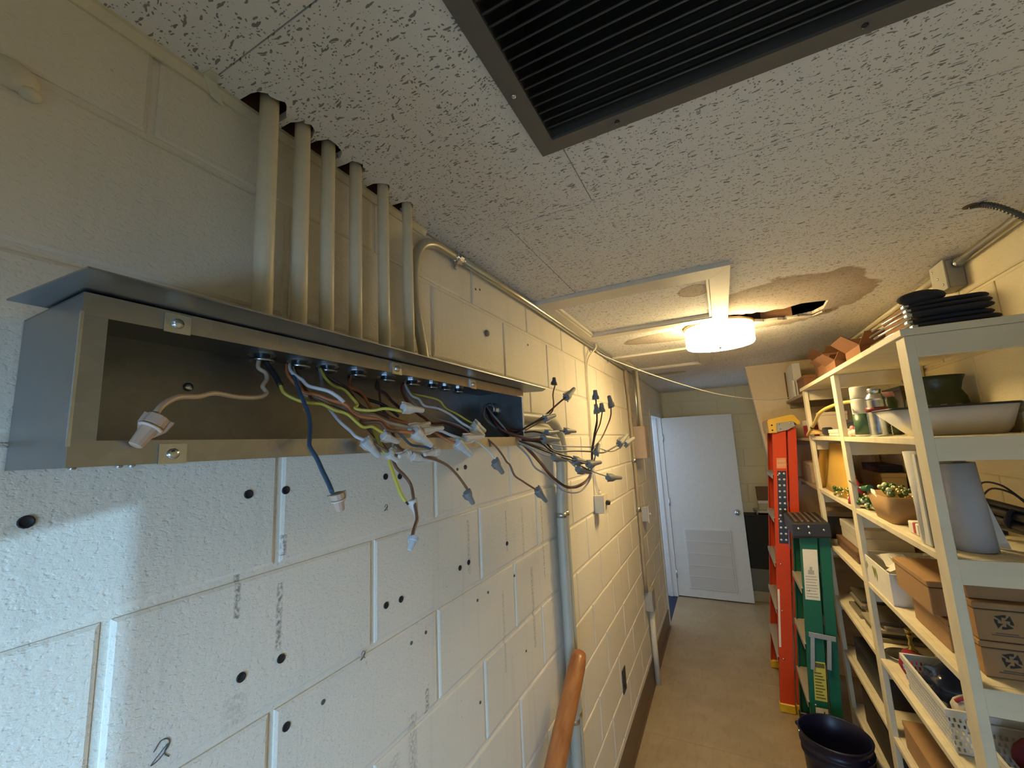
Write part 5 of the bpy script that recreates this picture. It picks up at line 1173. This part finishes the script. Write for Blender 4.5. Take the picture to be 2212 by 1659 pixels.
# ---- fourth shelf
z3 = LV[3] + .001
wb = thing('tissue_box', 'open white carton with green print and tissue on the fourth shelf', 'box', (1.26, 2.24, z3))
x0_, x1_, y0_, y1_, hh = 1.142, 1.40, 2.055, 2.42, .112
obj('base', B().box(x0_, x1_, y0_, y1_, z3 + .0005, z3 + .004), m_paper, wb)
for nm, q in (('front', (x0_, x0_ + .004, y0_, y1_)), ('back', (x1_ - .004, x1_, y0_, y1_)), ('end', (x0_ + .004, x1_ - .004, y0_, y0_ + .004)), ('end', (x0_ + .004, x1_ - .004, y1_ - .004, y1_))):
    obj(nm, B().box(*q, z3 + .004, z3 + hh, .001), m_paper, wb)
b = B()
for (y, z, h_) in ((2.36, .05, .05), (2.35, .04, .04), (2.33, .06, .03), (2.24, .045, .04), (2.23, .06, .03), (2.215, .04, .05), (2.25, .07, .02)):
    b.prism([(x0_ - .0006, y, z3 + z), (x0_ - .0006, y + .012, z3 + z + h_ * .5), (x0_ - .0006, y, z3 + z + h_), (x0_ - .0006, y - .012, z3 + z + h_ * .5)], (-.0006, 0, 0))
obj('leaf_print', b, M('leaf_print', (.30, .31, .10), .7), wb)
rnd = random.Random(4)
for k in range(9):
    cx, cy = rnd.uniform(1.19, 1.34), rnd.uniform(2.12, 2.37); b = B(); n = 7
    ring = [(cx + rnd.uniform(.03, .055) * math.cos(2 * PI * i / n), cy + rnd.uniform(.035, .06) * math.sin(2 * PI * i / n), z3 + hh * .75 + rnd.uniform(0, .055)) for i in range(n)]
    c = b.bm.verts.new((cx, cy, z3 + hh + rnd.uniform(.0, .03))); c2_ = b.bm.verts.new((cx, cy, z3 + hh * .7)); vs = [b.bm.verts.new(p) for p in ring]
    for i in range(n):
        b.bm.faces.new([c, vs[i], vs[(i + 1) % n]]); b.bm.faces.new([c2_, vs[(i + 1) % n], vs[i]])
    obj('tissue', b, m_paper, wb)
# three printed cartons at the near end
def carton(z, h, x0, x1, y0, y1, label, logo, gap=True):
    t = thing('printed_carton', label, 'box', ((x0 + x1) / 2, (y0 + y1) / 2, z), 'cartons at the near end of the fourth shelf')
    obj('body', B().box(x0, x1, y0, y1, z + .0005, z + h * .80, .002), m_card, t)
    obj('lid', B().box(x0 - .003, x1 + .003, y0 - .003, y1 + .003, z + h * .80 + .003, z + h, .002), m_card, t)
    obj('lid_seam', B().box(x0 + .002, x1 - .002, y0 + .002, y1 - .002, z + h * .795, z + h * .80 + .004), m_dark, t)
    if logo:
        b = B(); c = Vector((1.243, y0, z + h * .52)); s = .0145
        for k in range(4):
            a = PI / 2 * k + .15
            def P_(u, v): return (c.x + (u * math.cos(a) - v * math.sin(a)) * s, y0 - .0009, c.z + (u * math.sin(a) + v * math.cos(a)) * s)
            b.prism([P_(.18, .25), P_(1.15, .05), P_(1.05, 1.0), P_(.62, .58)], (0, .0006, 0))
            b.prism([P_(-.15, .85), P_(.42, .70), P_(.60, 1.15), P_(.0, 1.2)], (0, .0006, 0))
        obj('logo', b, M('print_black', (.03, .025, .02), .7), t)
        b = B(); b.box(1.216, 1.286, y0 - .0009, y0 - .0003, z + h * .16, z + h * .185)
        b.box(1.224, 1.266, y0 - .0009, y0 - .0003, z + h * .21, z + h * .235); obj('printed_line', b, M('print_grey', (.12, .09, .06), .7), t)
    return t
carton(z3, .087, 1.190, 1.440, 1.58, 1.66, 'bottom brown carton with a pinwheel print on the fourth shelf', True)
carton(z3 + .088, .095, 1.190, 1.440, 1.58, 1.66, 'middle brown carton with a pinwheel print on the fourth shelf', True)
carton(z3 + .184, .050, 1.190, 1.430, 1.60, 1.70, 'plain flat brown carton on top of the two printed cartons', False)
carton(z3, .088, 1.170, 1.400, 1.70, 1.955, 'lower of two plain tan cartons beside the open tissue carton', False)
carton(z3 + .090, .098, 1.148, 1.370, 1.72, 1.995, 'upper of two plain tan cartons beside the open tissue carton', False)
lid_box('white_carton', 'white lidded box on a brown board, fourth shelf behind the green ladder', 'box', 1.19, 1.40, 2.66, 2.98, z3 + .058, .095, M('dull_white', (.55, .52, .45), .7), M('dull_white2', (.50, .47, .41), .7), .04)
lid_box('brown_case', 'dark brown flat case under the white lidded box', 'box', 1.17, 1.42, 2.62, 3.02, z3, .057, M('brown_case', (.16, .085, .045), .7))
lid_box('dark_tin', 'dark tin with a pale lid beyond the far post on the fourth shelf', 'box', 1.18, 1.36, 3.24, 3.46, 1.137, .16, M('tin_dark', (.05, .04, .03), .5), M('tin_lid', (.35, .28, .18), .6), .03)
lid_box('grey_carton', 'grey-brown carton at the back of the fourth shelf behind the tissue', 'box', 1.405, 1.444, 2.06, 2.42, z3, .17, M('greybrown', (.26, .22, .13), .8))

# ---- fifth shelf
z4 = LV[4] + .001
def basket(x0, x1, y0, y1, z, h, label, nrow, mat):
    """slotted plastic basket: rows of bars between rails"""
    t = thing('slotted_basket', label, 'basket', ((x0 + x1) / 2, (y0 + y1) / 2, z), 'white slotted baskets on the fifth shelf')
    fl = .010
    obj('base', B().box(x0 + fl, x1 - fl, y0 + fl, y1 - fl, z + .0005, z + .005, .001), mat, t)
    def lvl(s): return (x0 + fl * (1 - s), x1 - fl * (1 - s), y0 + fl * (1 - s), y1 - fl * (1 - s), z + .005 + (h - .005) * s)
    b = B()
    for r in range(nrow + 1):
        s = r / nrow * .86; q = lvl(s); hh_ = .0055
        for (pa, pb) in (((q[0], q[2]), (q[1], q[2])), ((q[1], q[2]), (q[1], q[3])), ((q[1], q[3]), (q[0], q[3])), ((q[0], q[3]), (q[0], q[2]))):
            b.beam((pa[0], pa[1], q[4]), (pb[0], pb[1], q[4]), (0, 0, 1), hh_, .0016)
    obj('rail', b, mat, t)
    b = B()
    for r in range(nrow):
        qa, qb = lvl(r / nrow * .86), lvl((r + 1) / nrow * .86)
        for side in range(2):
            n = int((y1 - y0) / .0125)
            for k in range(n):
                f0 = (k + .5 * (r % 2)) / n; f1 = min(1, f0 + .18 / n)
                xa, xb = (qa[0], qb[0]) if side == 0 else (qa[1], qb[1])
                ya, yb = qa[2] + (qa[3] - qa[2]) * f0, qb[2] + (qb[3] - qb[2]) * f1
                b.beam((xa, ya, qa[4]), (xb, yb, qb[4]), (0, 1, 0), .0068, .0013)
            n = int((x1 - x0) / .0125)
            for k in range(n):
                f0 = (k + .5 * (r % 2)) / n
                y = (qa[2], qb[2]) if side == 0 else (qa[3], qb[3])
                xa, xb = qa[0] + (qa[1] - qa[0]) * f0, qb[0] + (qb[1] - qb[0]) * f0
                b.beam((xa, y[0], qa[4]), (xb, y[1], qb[4]), (1, 0, 0), .0068, .0013)
    stuff(obj('lattice', b, mat, t))
    q = lvl(.93); b = B()
    b.prism([(x0 - .004, y0 - .004, q[4] - .006), (x1 + .004, y0 - .004, q[4] - .006), (x1 + .004, y1 + .004, q[4] - .006), (x0 - .004, y1 + .004, q[4] - .006)], (0, 0, .018),
            [[(x0 + .004, y0 + .004, q[4] - .006), (x1 - .004, y0 + .004, q[4] - .006), (x1 - .004, y1 - .004, q[4] - .006), (x0 + .004, y1 - .004, q[4] - .006)]])
    obj('rim', b, mat, t); return t
m_bask = M('basket_white', (.66, .66, .62), .45)
basket(1.150, 1.43, 1.760, 2.11, z4, .118, 'white slotted basket with a navy bag on the fifth shelf', 6, m_bask)
basket(1.190, 1.435, 1.560, 1.745, z4, .100, 'white slotted basket with maroon cloth at the near shelf end', 5, m_bask)
def blob(name, c, r, sz, mat, label, cat, seed, n=14, amp=.12):
    rnd = random.Random(seed); b = B(); b.sphere((0, 0, 0), 1.0, n, 9)
    for v in b.bm.verts:
        k = 1 + amp * (math.sin(v.co.x * 5 + seed) * math.cos(v.co.y * 4.3 + seed * 2) + .5 * math.sin(v.co.z * 9 + seed)) + rnd.uniform(-amp, amp) * .25
        v.co = Vector((v.co.x * r * sz[0], v.co.y * r * sz[1], v.co.z * r * sz[2])) * k + Vector(c)
    return tag(obj(name, b, mat), label, cat)
blob('navy_bag', (1.255, 1.985, z4 + .088), .10, (.85, 1.0, .62), M('navy_film', (.012, .022, .06), .22, coat=.4), 'crumpled shiny navy plastic bag in the white basket', 'bag', 3, 20, .2)
t = blob('cloth_bundle', (1.235, 1.815, z4 + .095), .05, (1.1, .85, 1.0), M('white_cloth', (.60, .57, .53), .9, bs=.3), 'white cloth bundle with a red stripe beside the navy bag', 'cloth', 5)
obj('stripe', B().tube(smooth_path([(1.19, 1.81, z4 + .125), (1.205, 1.80, z4 + .140), (1.24, 1.79, z4 + .149), (1.28, 1.79, z4 + .135)], 3), .006, 6), M('red_thread', (.42, .04, .06), .7), t)
blob('maroon_cloth', (1.325, 1.635, z4 + .095), .065, (1.55, .95, .8), M('maroon_cloth', (.10, .008, .018), .9, bs=.3), 'dark maroon cloth filling the nearest slotted basket', 'cloth', 8)
blob('red_pouch', (1.205, 2.215, z4 + .046), .05, (.8, 1.15, .92), M('crimson_cloth', (.26, .012, .035), .85, bs=.3), 'round crimson pouch beside the white basket', 'pouch', 2)
t = thing('silver_dish', 'shallow silver dish on the fifth shelf left of the crimson pouch', 'dish', (1.20, 2.36, z4))
obj('bowl', B().lathe([(.03, .0005), (.055, .006), (.068, .016), (.066, .017), (.05, .008), (0, .006)], (1.225, 2.365, z4), (0, 0, 1), 24), m_zinc, t); obj('foot_ring', B().lathe([(.032, 0.0003), (.034, .003), (.03, .004)], (1.225, 2.365, z4), (0, 0, 1), 20), m_zinc, t)
for k, (x, y) in enumerate(((1.30, 2.27), (1.27, 2.45))):
    t = thing('brass_ornament', ('small brass candlestick behind the crimson pouch', 'small brass candlestick behind the silver dish')[k], 'ornament', (x, y, z4))
    obj('stem', B().lathe([(.022, .0005), (.020, .006), (.008, .014), (.011, .03), (.006, .045), (.012, .06), (.010, .07)], (x, y, z4), (0, 0, 1), 14), M('brass', (.55, .42, .14), .25, 1.0), t)
    obj('cup', B().lathe([(.006, 0), (.016, .008), (.015, .02), (.010, .02), (.009, .008)], (x, y, z4 + .07), (0, 0, 1), 14), M('brass', (.55, .42, .14), .25, 1.0), t)
rnd = random.Random(9)
for k, (y, lab) in enumerate(((2.62, 'grey folded frames stacked on the fifth shelf, nearest stack'), (2.88, 'grey folded frames stacked on the fifth shelf, farther stack'))):
    t = thing('frame_stack', lab, 'frames', (1.28, y, z4))
    for j in range(5):
        dx, dy = rnd.uniform(-.02, .02), rnd.uniform(-.02, .02)
        obj('frame', B().box(1.19 + dx, 1.40 + dx, y - .105 + dy, y + .105 + dy, z4 + .001 + .017 * j, z4 + .0165 + .017 * j, .002), (M('frame_grey', (.22, .19, .14), .6), M('frame_dark', (.09, .075, .055), .6), M('frame_pale', (.36, .32, .22), .6))[j % 3], t)
lid_box('pale_album', 'pale album standing behind the grey frames on the fifth shelf', 'album', 1.40, 1.435, 2.70, 3.00, z4, .19, M('album_pale', (.40, .36, .24), .7))

# ---- sixth shelf and below
z5 = LV[5] + .001
lid_box('brown_carton', 'long brown carton on the sixth shelf below the white basket', 'box', 1.160, 1.30, 1.80, 2.28, z5, .10, m_card)
wk = thing('wicker_basket', 'dark brown wicker basket on the sixth shelf under the baskets', 'basket', (1.30, 1.68, z5))
b = B()
for r in range(7):
    zz = z5 + .008 + .016 * r; n = 28; pts = []
    for k in range(n):
        a = 2 * PI * k / n; w_ = .006 * (1 if (k + r) % 2 else -1); pts.append((1.30 + (.105 + .002 * r + w_) * math.cos(a), 1.69 + (.09 + .002 * r + w_) * math.sin(a), zz))
    b.tube(pts, .0075, 6, closed=True)
stuff(obj('weave', b, M('wicker_brown', (.14, .07, .03), .6), wk))
obj('base', B().lathe([(.098, 0.0005), (.098, .006), (0, .006)], (1.30, 1.69, z5), (0, 0, 1), 24), M('wicker_brown', (.14, .07, .03), .6), wk)
lid_box('dark_carton', 'dark red-brown carton behind the long carton on the sixth shelf', 'box', 1.31, 1.44, 1.85, 2.28, z5, .20, M('redbrown_card', (.10, .035, .02), .8))
lid_box('black_carton', 'black case on the sixth shelf behind the bucket', 'case', 1.17, 1.42, 2.55, 3.0, z5, .12, m_black)
lid_box('low_bin', 'dark bin on the lowest shelf behind the bucket', 'bin', 1.17, 1.42, 2.45, 3.0, LV[6] + .001, .18, M('bin_dark', (.06, .045, .03), .7))
lid_box('low_bin', 'brown carton on the lowest shelf at the near end', 'bin', 1.17, 1.42, 1.65, 2.25, LV[6] + .001, .20, m_card)

# ================================================================== LADDERS, BUCKET
def ladder(name, label, yb, yt, fb, ft, ztop, rail_w, mats, nsteps, cat='ladder'):
    """folded step ladder; width runs along Y (yb at the foot, yt at the top), it leans in X
       fb, ft: X of the front edge of the front rail at foot and top"""
    m_rail, m_step, m_foot = mats
    root = thing(name, label, cat, ((fb + ft) / 2, (yb[0] + yb[1]) / 2, 0))
    def P(side, s, dx): # side 0 near, 1 far ; s 0..1 up
        return Vector((fb + (ft - fb) * s + dx, yb[side] + (yt[side] - yb[side]) * s, .03 + (ztop - .03) * s))
    gap = .012
    for side in (0, 1):
        sg = 1 if side == 0 else -1
        for nm, dx, w_, y_in in (('front_rail', 0, rail_w, 0), ('rear_rail', rail_w + gap, rail_w * .62, .012)):
            b = B()
            a, c = P(side, 0, dx + w_ / 2), P(side, 1, dx + w_ / 2)
            off = Vector((0, sg * y_in, 0)); a += off; c += off
            b.beam(a, c, (1, 0, 0), w_, .005, .001)
            for e in (-1, 1):   # channel flanges turned inwards
                fo = Vector((e * (w_ / 2 - .0025), sg * .014, 0)); b.beam(a + fo, c + fo, (0, 1, 0), .024, .005, .001)
            obj(nm, b, m_rail, root)
            f0 = P(side, 0, dx + w_ / 2) + off
            obj('foot', B().box(f0.x - w_ / 2 - .004, f0.x + w_ / 2 + .004, f0.y - .008 if sg > 0 else f0.y - .030, f0.y + .030 if sg > 0 else f0.y + .008, 0.0005, .055, .005), m_foot, root)
    for k in range(nsteps):
        s = (.30 * (k + 1)) / ztop
        A, C = P(0, s, rail_w * .5), P(1, s, rail_w * .5)
        b = B(); b.box(A.x - rail_w * .62, A.x + rail_w * .48, A.y + .006, C.y - .006, A.z - .004, A.z + .002, .001)
        b.box(A.x - rail_w * .62, A.x - rail_w * .62 + .004, A.y + .006, C.y - .006, A.z - .030, A.z, .001)
        b.box(A.x + rail_w * .44, A.x + rail_w * .48, A.y + .006, C.y - .006, A.z - .022, A.z, .001)
        for j in range(4):
            b.box(A.x - rail_w * .5 + j * rail_w * .24, A.x - rail_w * .5 + j * rail_w * .24 + .004, A.y + .006, C.y - .006, A.z + .002, A.z + .0035)
        obj('step', b, m_step, root)
        for sd, Q in ((0, A), (1, C)):
            sg = -1 if sd == 0 else 1
            obj('rivet', B().lathe([(.006, 0), (.006, .002), (.003, .004), (0, .0045)], (Q.x - .015, Q.y + sg * .0026, Q.z - .006), (0, sg, 0), 8), m_zinc, root)
        # rear brace bar
        A2, C2 = P(0, s, rail_w * 1.45 + gap), P(1, s, rail_w * 1.45 + gap)
        obj('rear_bar', B().beam(A2 + Vector((0, .014, .05)), C2 + Vector((0, -.014, .05)), (1, 0, 0), .026, .004), m_step, root)
    return root, P
m_alu = M('ladder_aluminium', (.46, .42, .34), .5, metal=.35)
m_orange = M('orange_fibreglass', (.60, .058, .010), .5, var=.06, spec=.25)
m_green = M('green_fibreglass', (.012, .125, .075), .45, var=.08, spec=.3)
m_capy = M('yellow_plastic', (.68, .42, .02), .4)
red, RP = ladder('step_ladder', 'tall orange-red fibreglass step ladder with a yellow top cap', (3.40, 4.00), (3.50, 3.88), .795, .975, 1.825, .082, (m_orange, m_alu, m_capy), 5)
# yellow cap with a grey hinge plate
ct = RP(0, 1, 0)
b = B(); yA, yB = 3.478, 3.902; xA, xB = .955, 1.132
b.prism([(x, yA, z) for x, z in ((xA - .004, 1.795), (xA - .006, 1.880), (xA + .004, 1.892), (xA + .140, 1.917), (xA + .158, 1.912), (xB + .012, 1.862), (xB + .010, 1.846), (xB - .008, 1.846), (xB - .030, 1.872), (xA + .046, 1.862), (xA + .044, 1.795))], (0, yB - yA, 0))
obj('top_cap', b, m_capy, red, 'yellow plastic top cap')
obj('hinge_plate', B().prism([(xA + .046, yA + .004, 1.800), (xA + .110, yA + .004, 1.812), (xB - .022, yA + .004, 1.838), (xB - .026, yA + .004, 1.871), (xA + .046, yA + .004, 1.871)], (0, .012, 0)), M('hinge_grey', (.33, .33, .31), .45), red)
for (x, z) in ((xA + .062, 1.855), (xA + .066, 1.822), (xA + .13, 1.858), (xA + .018, 1.85), (xA + .018, 1.815)):
    obj('rivet', B().lathe([(.006, 0), (.006, .002), (.003, .004), (0, .0045)], (x, yA - .0 if x < xA + .03 else yA + .0035, z), (0, -1, 0), 8), m_zinc if x > xA + .03 else m_black, red)
def on_rail(P, s0, s1, u0, u1, rw, lift, depth=.0008):
    """quad on the outer web of the near front rail; u across the rail 0..1"""
    q = [P(0, s0, rw * u0), P(0, s0, rw * u1), P(0, s1, rw * u1), P(0, s1, rw * u0)]
    for v in q: v.y -= lift
    return q, Vector((0, -depth, 0))
def sticker(root, P, rw, s0, s1, u0, u1, mat, label=None, name='sticker'):
    q, d = on_rail(P, s0, s1, u0, u1, rw, .0027); return obj(name, B().prism(q, d), mat, root, label)
st_ = sticker(red, RP, .082, .565, .835, .26, .92, M('sticker_black', (.02, .02, .025), .4), 'black sticker with two rows of white dots')
b = B(); nr = 12
for k in range(nr):
    s = .578 + (.825 - .578) * k / (nr - 1)
    for u in (.42, .76):
        c = RP(0, s, .082 * u); c.y -= .0036; b.lathe([(.0075, 0), (.0075, .0006), (0, .0006)], c, (0, -1, 0), 8)
stuff(obj('white_dots', b, m_white, st_))
sticker(red, RP, .082, .845, .885, .24, .94, M('sticker_orange', (.70, .26, .10), .5), 'small printed strip above the dots')
b = B()
for k in range(5):
    for j in range(2):
        q, d = on_rail(RP, .852 + .016 * j, .862 + .016 * j, .28 + .13 * k, .28 + .13 * k + .085, .082, .0036, .0004); b.prism(q, d)
obj('printed_marks', b, M('mark_pale', (.62, .42, .28), .5), red)
sticker(red, RP, .082, .555, .635, .93, .998, M('sticker_violet', (.22, .18, .40), .5), 'small violet sticker')
q, d = on_rail(RP, .20, .40, .03, .18, .082, .0027)
obj('torn_label', B().prism(q, d), m_paper, red, 'torn whitish label on the lower rail')

gre, GP = ladder('step_ladder', 'shorter green fibreglass step ladder with a black top cap', (2.92, 3.36), (2.985, 3.30), .895, .990, 1.205, .082, (m_green, m_alu, m_black), 3)
b = B(); yA, yB = 2.958, 3.325
loft(b, [[Vector(p) for p in ((.958, yA, 1.185), (1.132, yA, 1.195), (1.132, yB, 1.195), (.958, yB, 1.185))], [Vector(p) for p in ((.955, yA - .004, 1.20), (1.135, yA - .004, 1.205), (1.135, yB + .004, 1.205), (.955, yB + .004, 1.20))], [Vector(p) for p in ((.955, yA - .004, 1.262), (1.135, yA - .004, 1.272), (1.135, yB + .004, 1.272), (.955, yB + .004, 1.262))], [Vector(p) for p in ((.962, yA + .006, 1.270), (1.128, yA + .006, 1.280), (1.128, yB - .006, 1.280), (.962, yB - .006, 1.270))]], True, True, False)
obj('top_cap', b, m_black, gre, 'black plastic top cap')
b = B()
for j in range(5):
    b.box(.975 + j * .030, .987 + j * .030, yA + .02, yB - .02, 1.272, 1.2815, .002)
obj('cap_ridges', b, M('worn_black', (.10, .085, .065), .6), gre)
for (x, z) in ((.985, 1.240), (1.035, 1.252), (1.105, 1.238), (1.035, 1.218)):
    obj('rivet', B().lathe([(.0075, 0), (.0075, .002), (.004, .004), (0, .0045)], (x, yA - .0035, z), (0, -1, 0), 9), m_zinc, gre)
lb = sticker(gre, GP, .082, .70, .93, .10, .95, m_paper, 'white instruction label')
b = B()
for k in range(8):
    q, d = on_rail(GP, .712 + .013 * k, .716 + .013 * k, .18, .86 - .05 * (k % 3), .082, .0036, .0004); b.prism(q, d)
q, d = on_rail(GP, .815, .835, .35, .70, .082, .0036, .0004); b.prism(q, d)
q, d = on_rail(GP, .835, .850, .45, .60, .082, .0036, .0004); b.prism(q, d)
obj('printed_lines', b, M('print_fade', (.38, .38, .36), .7), lb)
lb = sticker(gre, GP, .082, .265, .430, .30, .98, M('label_yellow', (.58, .52, .08), .5), 'yellow warning label')
b = B()
q, d = on_rail(GP, .405, .425, .34, .94, .082, .0036, .0004); b.prism(q, d)
for k in range(9):
    q, d = on_rail(GP, .275 + .013 * k, .280 + .013 * k, .36, .90 - .08 * (k % 3), .082, .0036, .0004); b.prism(q, d)
obj('printed_lines', b, M('print_olive', (.12, .11, .02), .6), lb)
lb = sticker(gre, GP, .082, .165, .235, .30, .98, m_white, 'white label with a black arrow')
q, d = on_rail(GP, .172, .226, .42, .80, .082, .0036, .0004); b = B(); b.prism([q[0], q[1], q[2]], d); obj('arrow_print', b, m_black, lb)
# folding spreader bar on the near side
b = B(); a_ = GP(0, .525, .05); a_.y -= .010
for (du, ds, L) in ((.0, 0, .15), (.075, -.01, .13)):
    p = GP(0, .545 + ds, .03 + du); p.y -= .010; q_ = GP(0, .545 + ds - L, .022 + du); q_.y -= .010
    b.beam(p, q_, (1, 0, 0), .020, .004, .001)
p = GP(0, .548, .012); q_ = GP(0, .540, .135); p.y -= .012; q_.y -= .012
b.beam(p, q_, (0, 0, 1), .026, .004, .001)
obj('spreader', b, M('spreader_steel', (.42, .42, .40), .45, .6), gre)

bk = thing('bucket', 'dark blue plastic bucket on the floor before the shelves', 'bucket', (.970, 2.625, 0))
BC = (.972, 2.625, 0)
m_bucket = M('navy_plastic', (.007, .007, .026), .36)
obj('body', B().lathe([(.118, .0008), (.122, .006), (.136, .26), (.1365, .268), (.1435, .270), (.1435, .277), (.137, .279), (.138, .305), (.1385, .307), (.1465, .309), (.1465, .316), (.139, .318), (.1405, .352), (.1465, .356), (.148, .362), (.144, .366), (.139, .362), (.134, .26), (.118, .010), (0, .010)], BC, (0, 0, 1), 44), m_bucket, bk)
hb = []
for k in range(15):
    a = PI * k / 14; hb.append((BC[0] + .150 * math.cos(a) * .80 - .02, BC[1] - .150 * math.cos(a) * .60 - .115 * math.sin(a), .325 - .17 * math.sin(a)))
obj('handle', B().tube(hb, .0028, 7), m_zinc, bk, 'thin wire handle hanging down')
for k in (0, -1):
    obj('handle_lug', B().sphere(hb[k], .011, 8, 6), m_bucket, bk)

# ================================================================== BEYOND THE DOOR
o = thing('black_cabinet', 'matte black low cabinet against the end wall beside the open door', 'cabinet', (.95, 5.5, .33))
obj('body', B().box(.775, 1.20, 5.42, 5.595, .335, .895, .004), M('cab_black', (.012, .012, .013), .7), o)
obj('top', B().box(.770, 1.205, 5.412, 5.597, .895, .905, .002), M('cab_top', (.03, .028, .026), .6), o)
obj('plinth', B().box(.770, 1.20, 5.43, 5.595, .105, .335, .003), M('plinth_grey', (.16, .165, .16), .6), o)
obj('foot_board', B().box(.765, 1.21, 5.40, 5.595, .0005, .105, .003), M('pale_plinth', (.34, .31, .25), .6), o)
o = thing('drop_shelf', 'small pale rounded wall shelf above the black cabinet', 'shelf', (1.0, 5.5, .92))
obj('board', B().prism([(.905, 5.40, .935), (.925, 5.385, .935), (1.25, 5.385, .935), (1.25, 5.598, .935), (.872, 5.598, .935), (.875, 5.50, .935)], (0, 0, .022)), M('shelf_pale', (.52, .47, .37), .5), o)
obj('bracket', B().prism([(.90, 5.594, .934), (.90, 5.42, .934), (.90, 5.594, .80)], (.012, 0, 0)), m_white, o)
lid_box('paper_box', 'pale paper box with a dark slot on the small wall shelf', 'box', .925, 1.12, 5.44, 5.58, .9575, .10, M('paper_pale', (.46, .42, .33), .7), m_paper, .03)
lid_box('brown_box', 'brown carton standing on the pale paper box', 'box', .925, 1.12, 5.45, 5.58, 1.058, .14, M('brown_flat', (.17, .10, .055), .8))
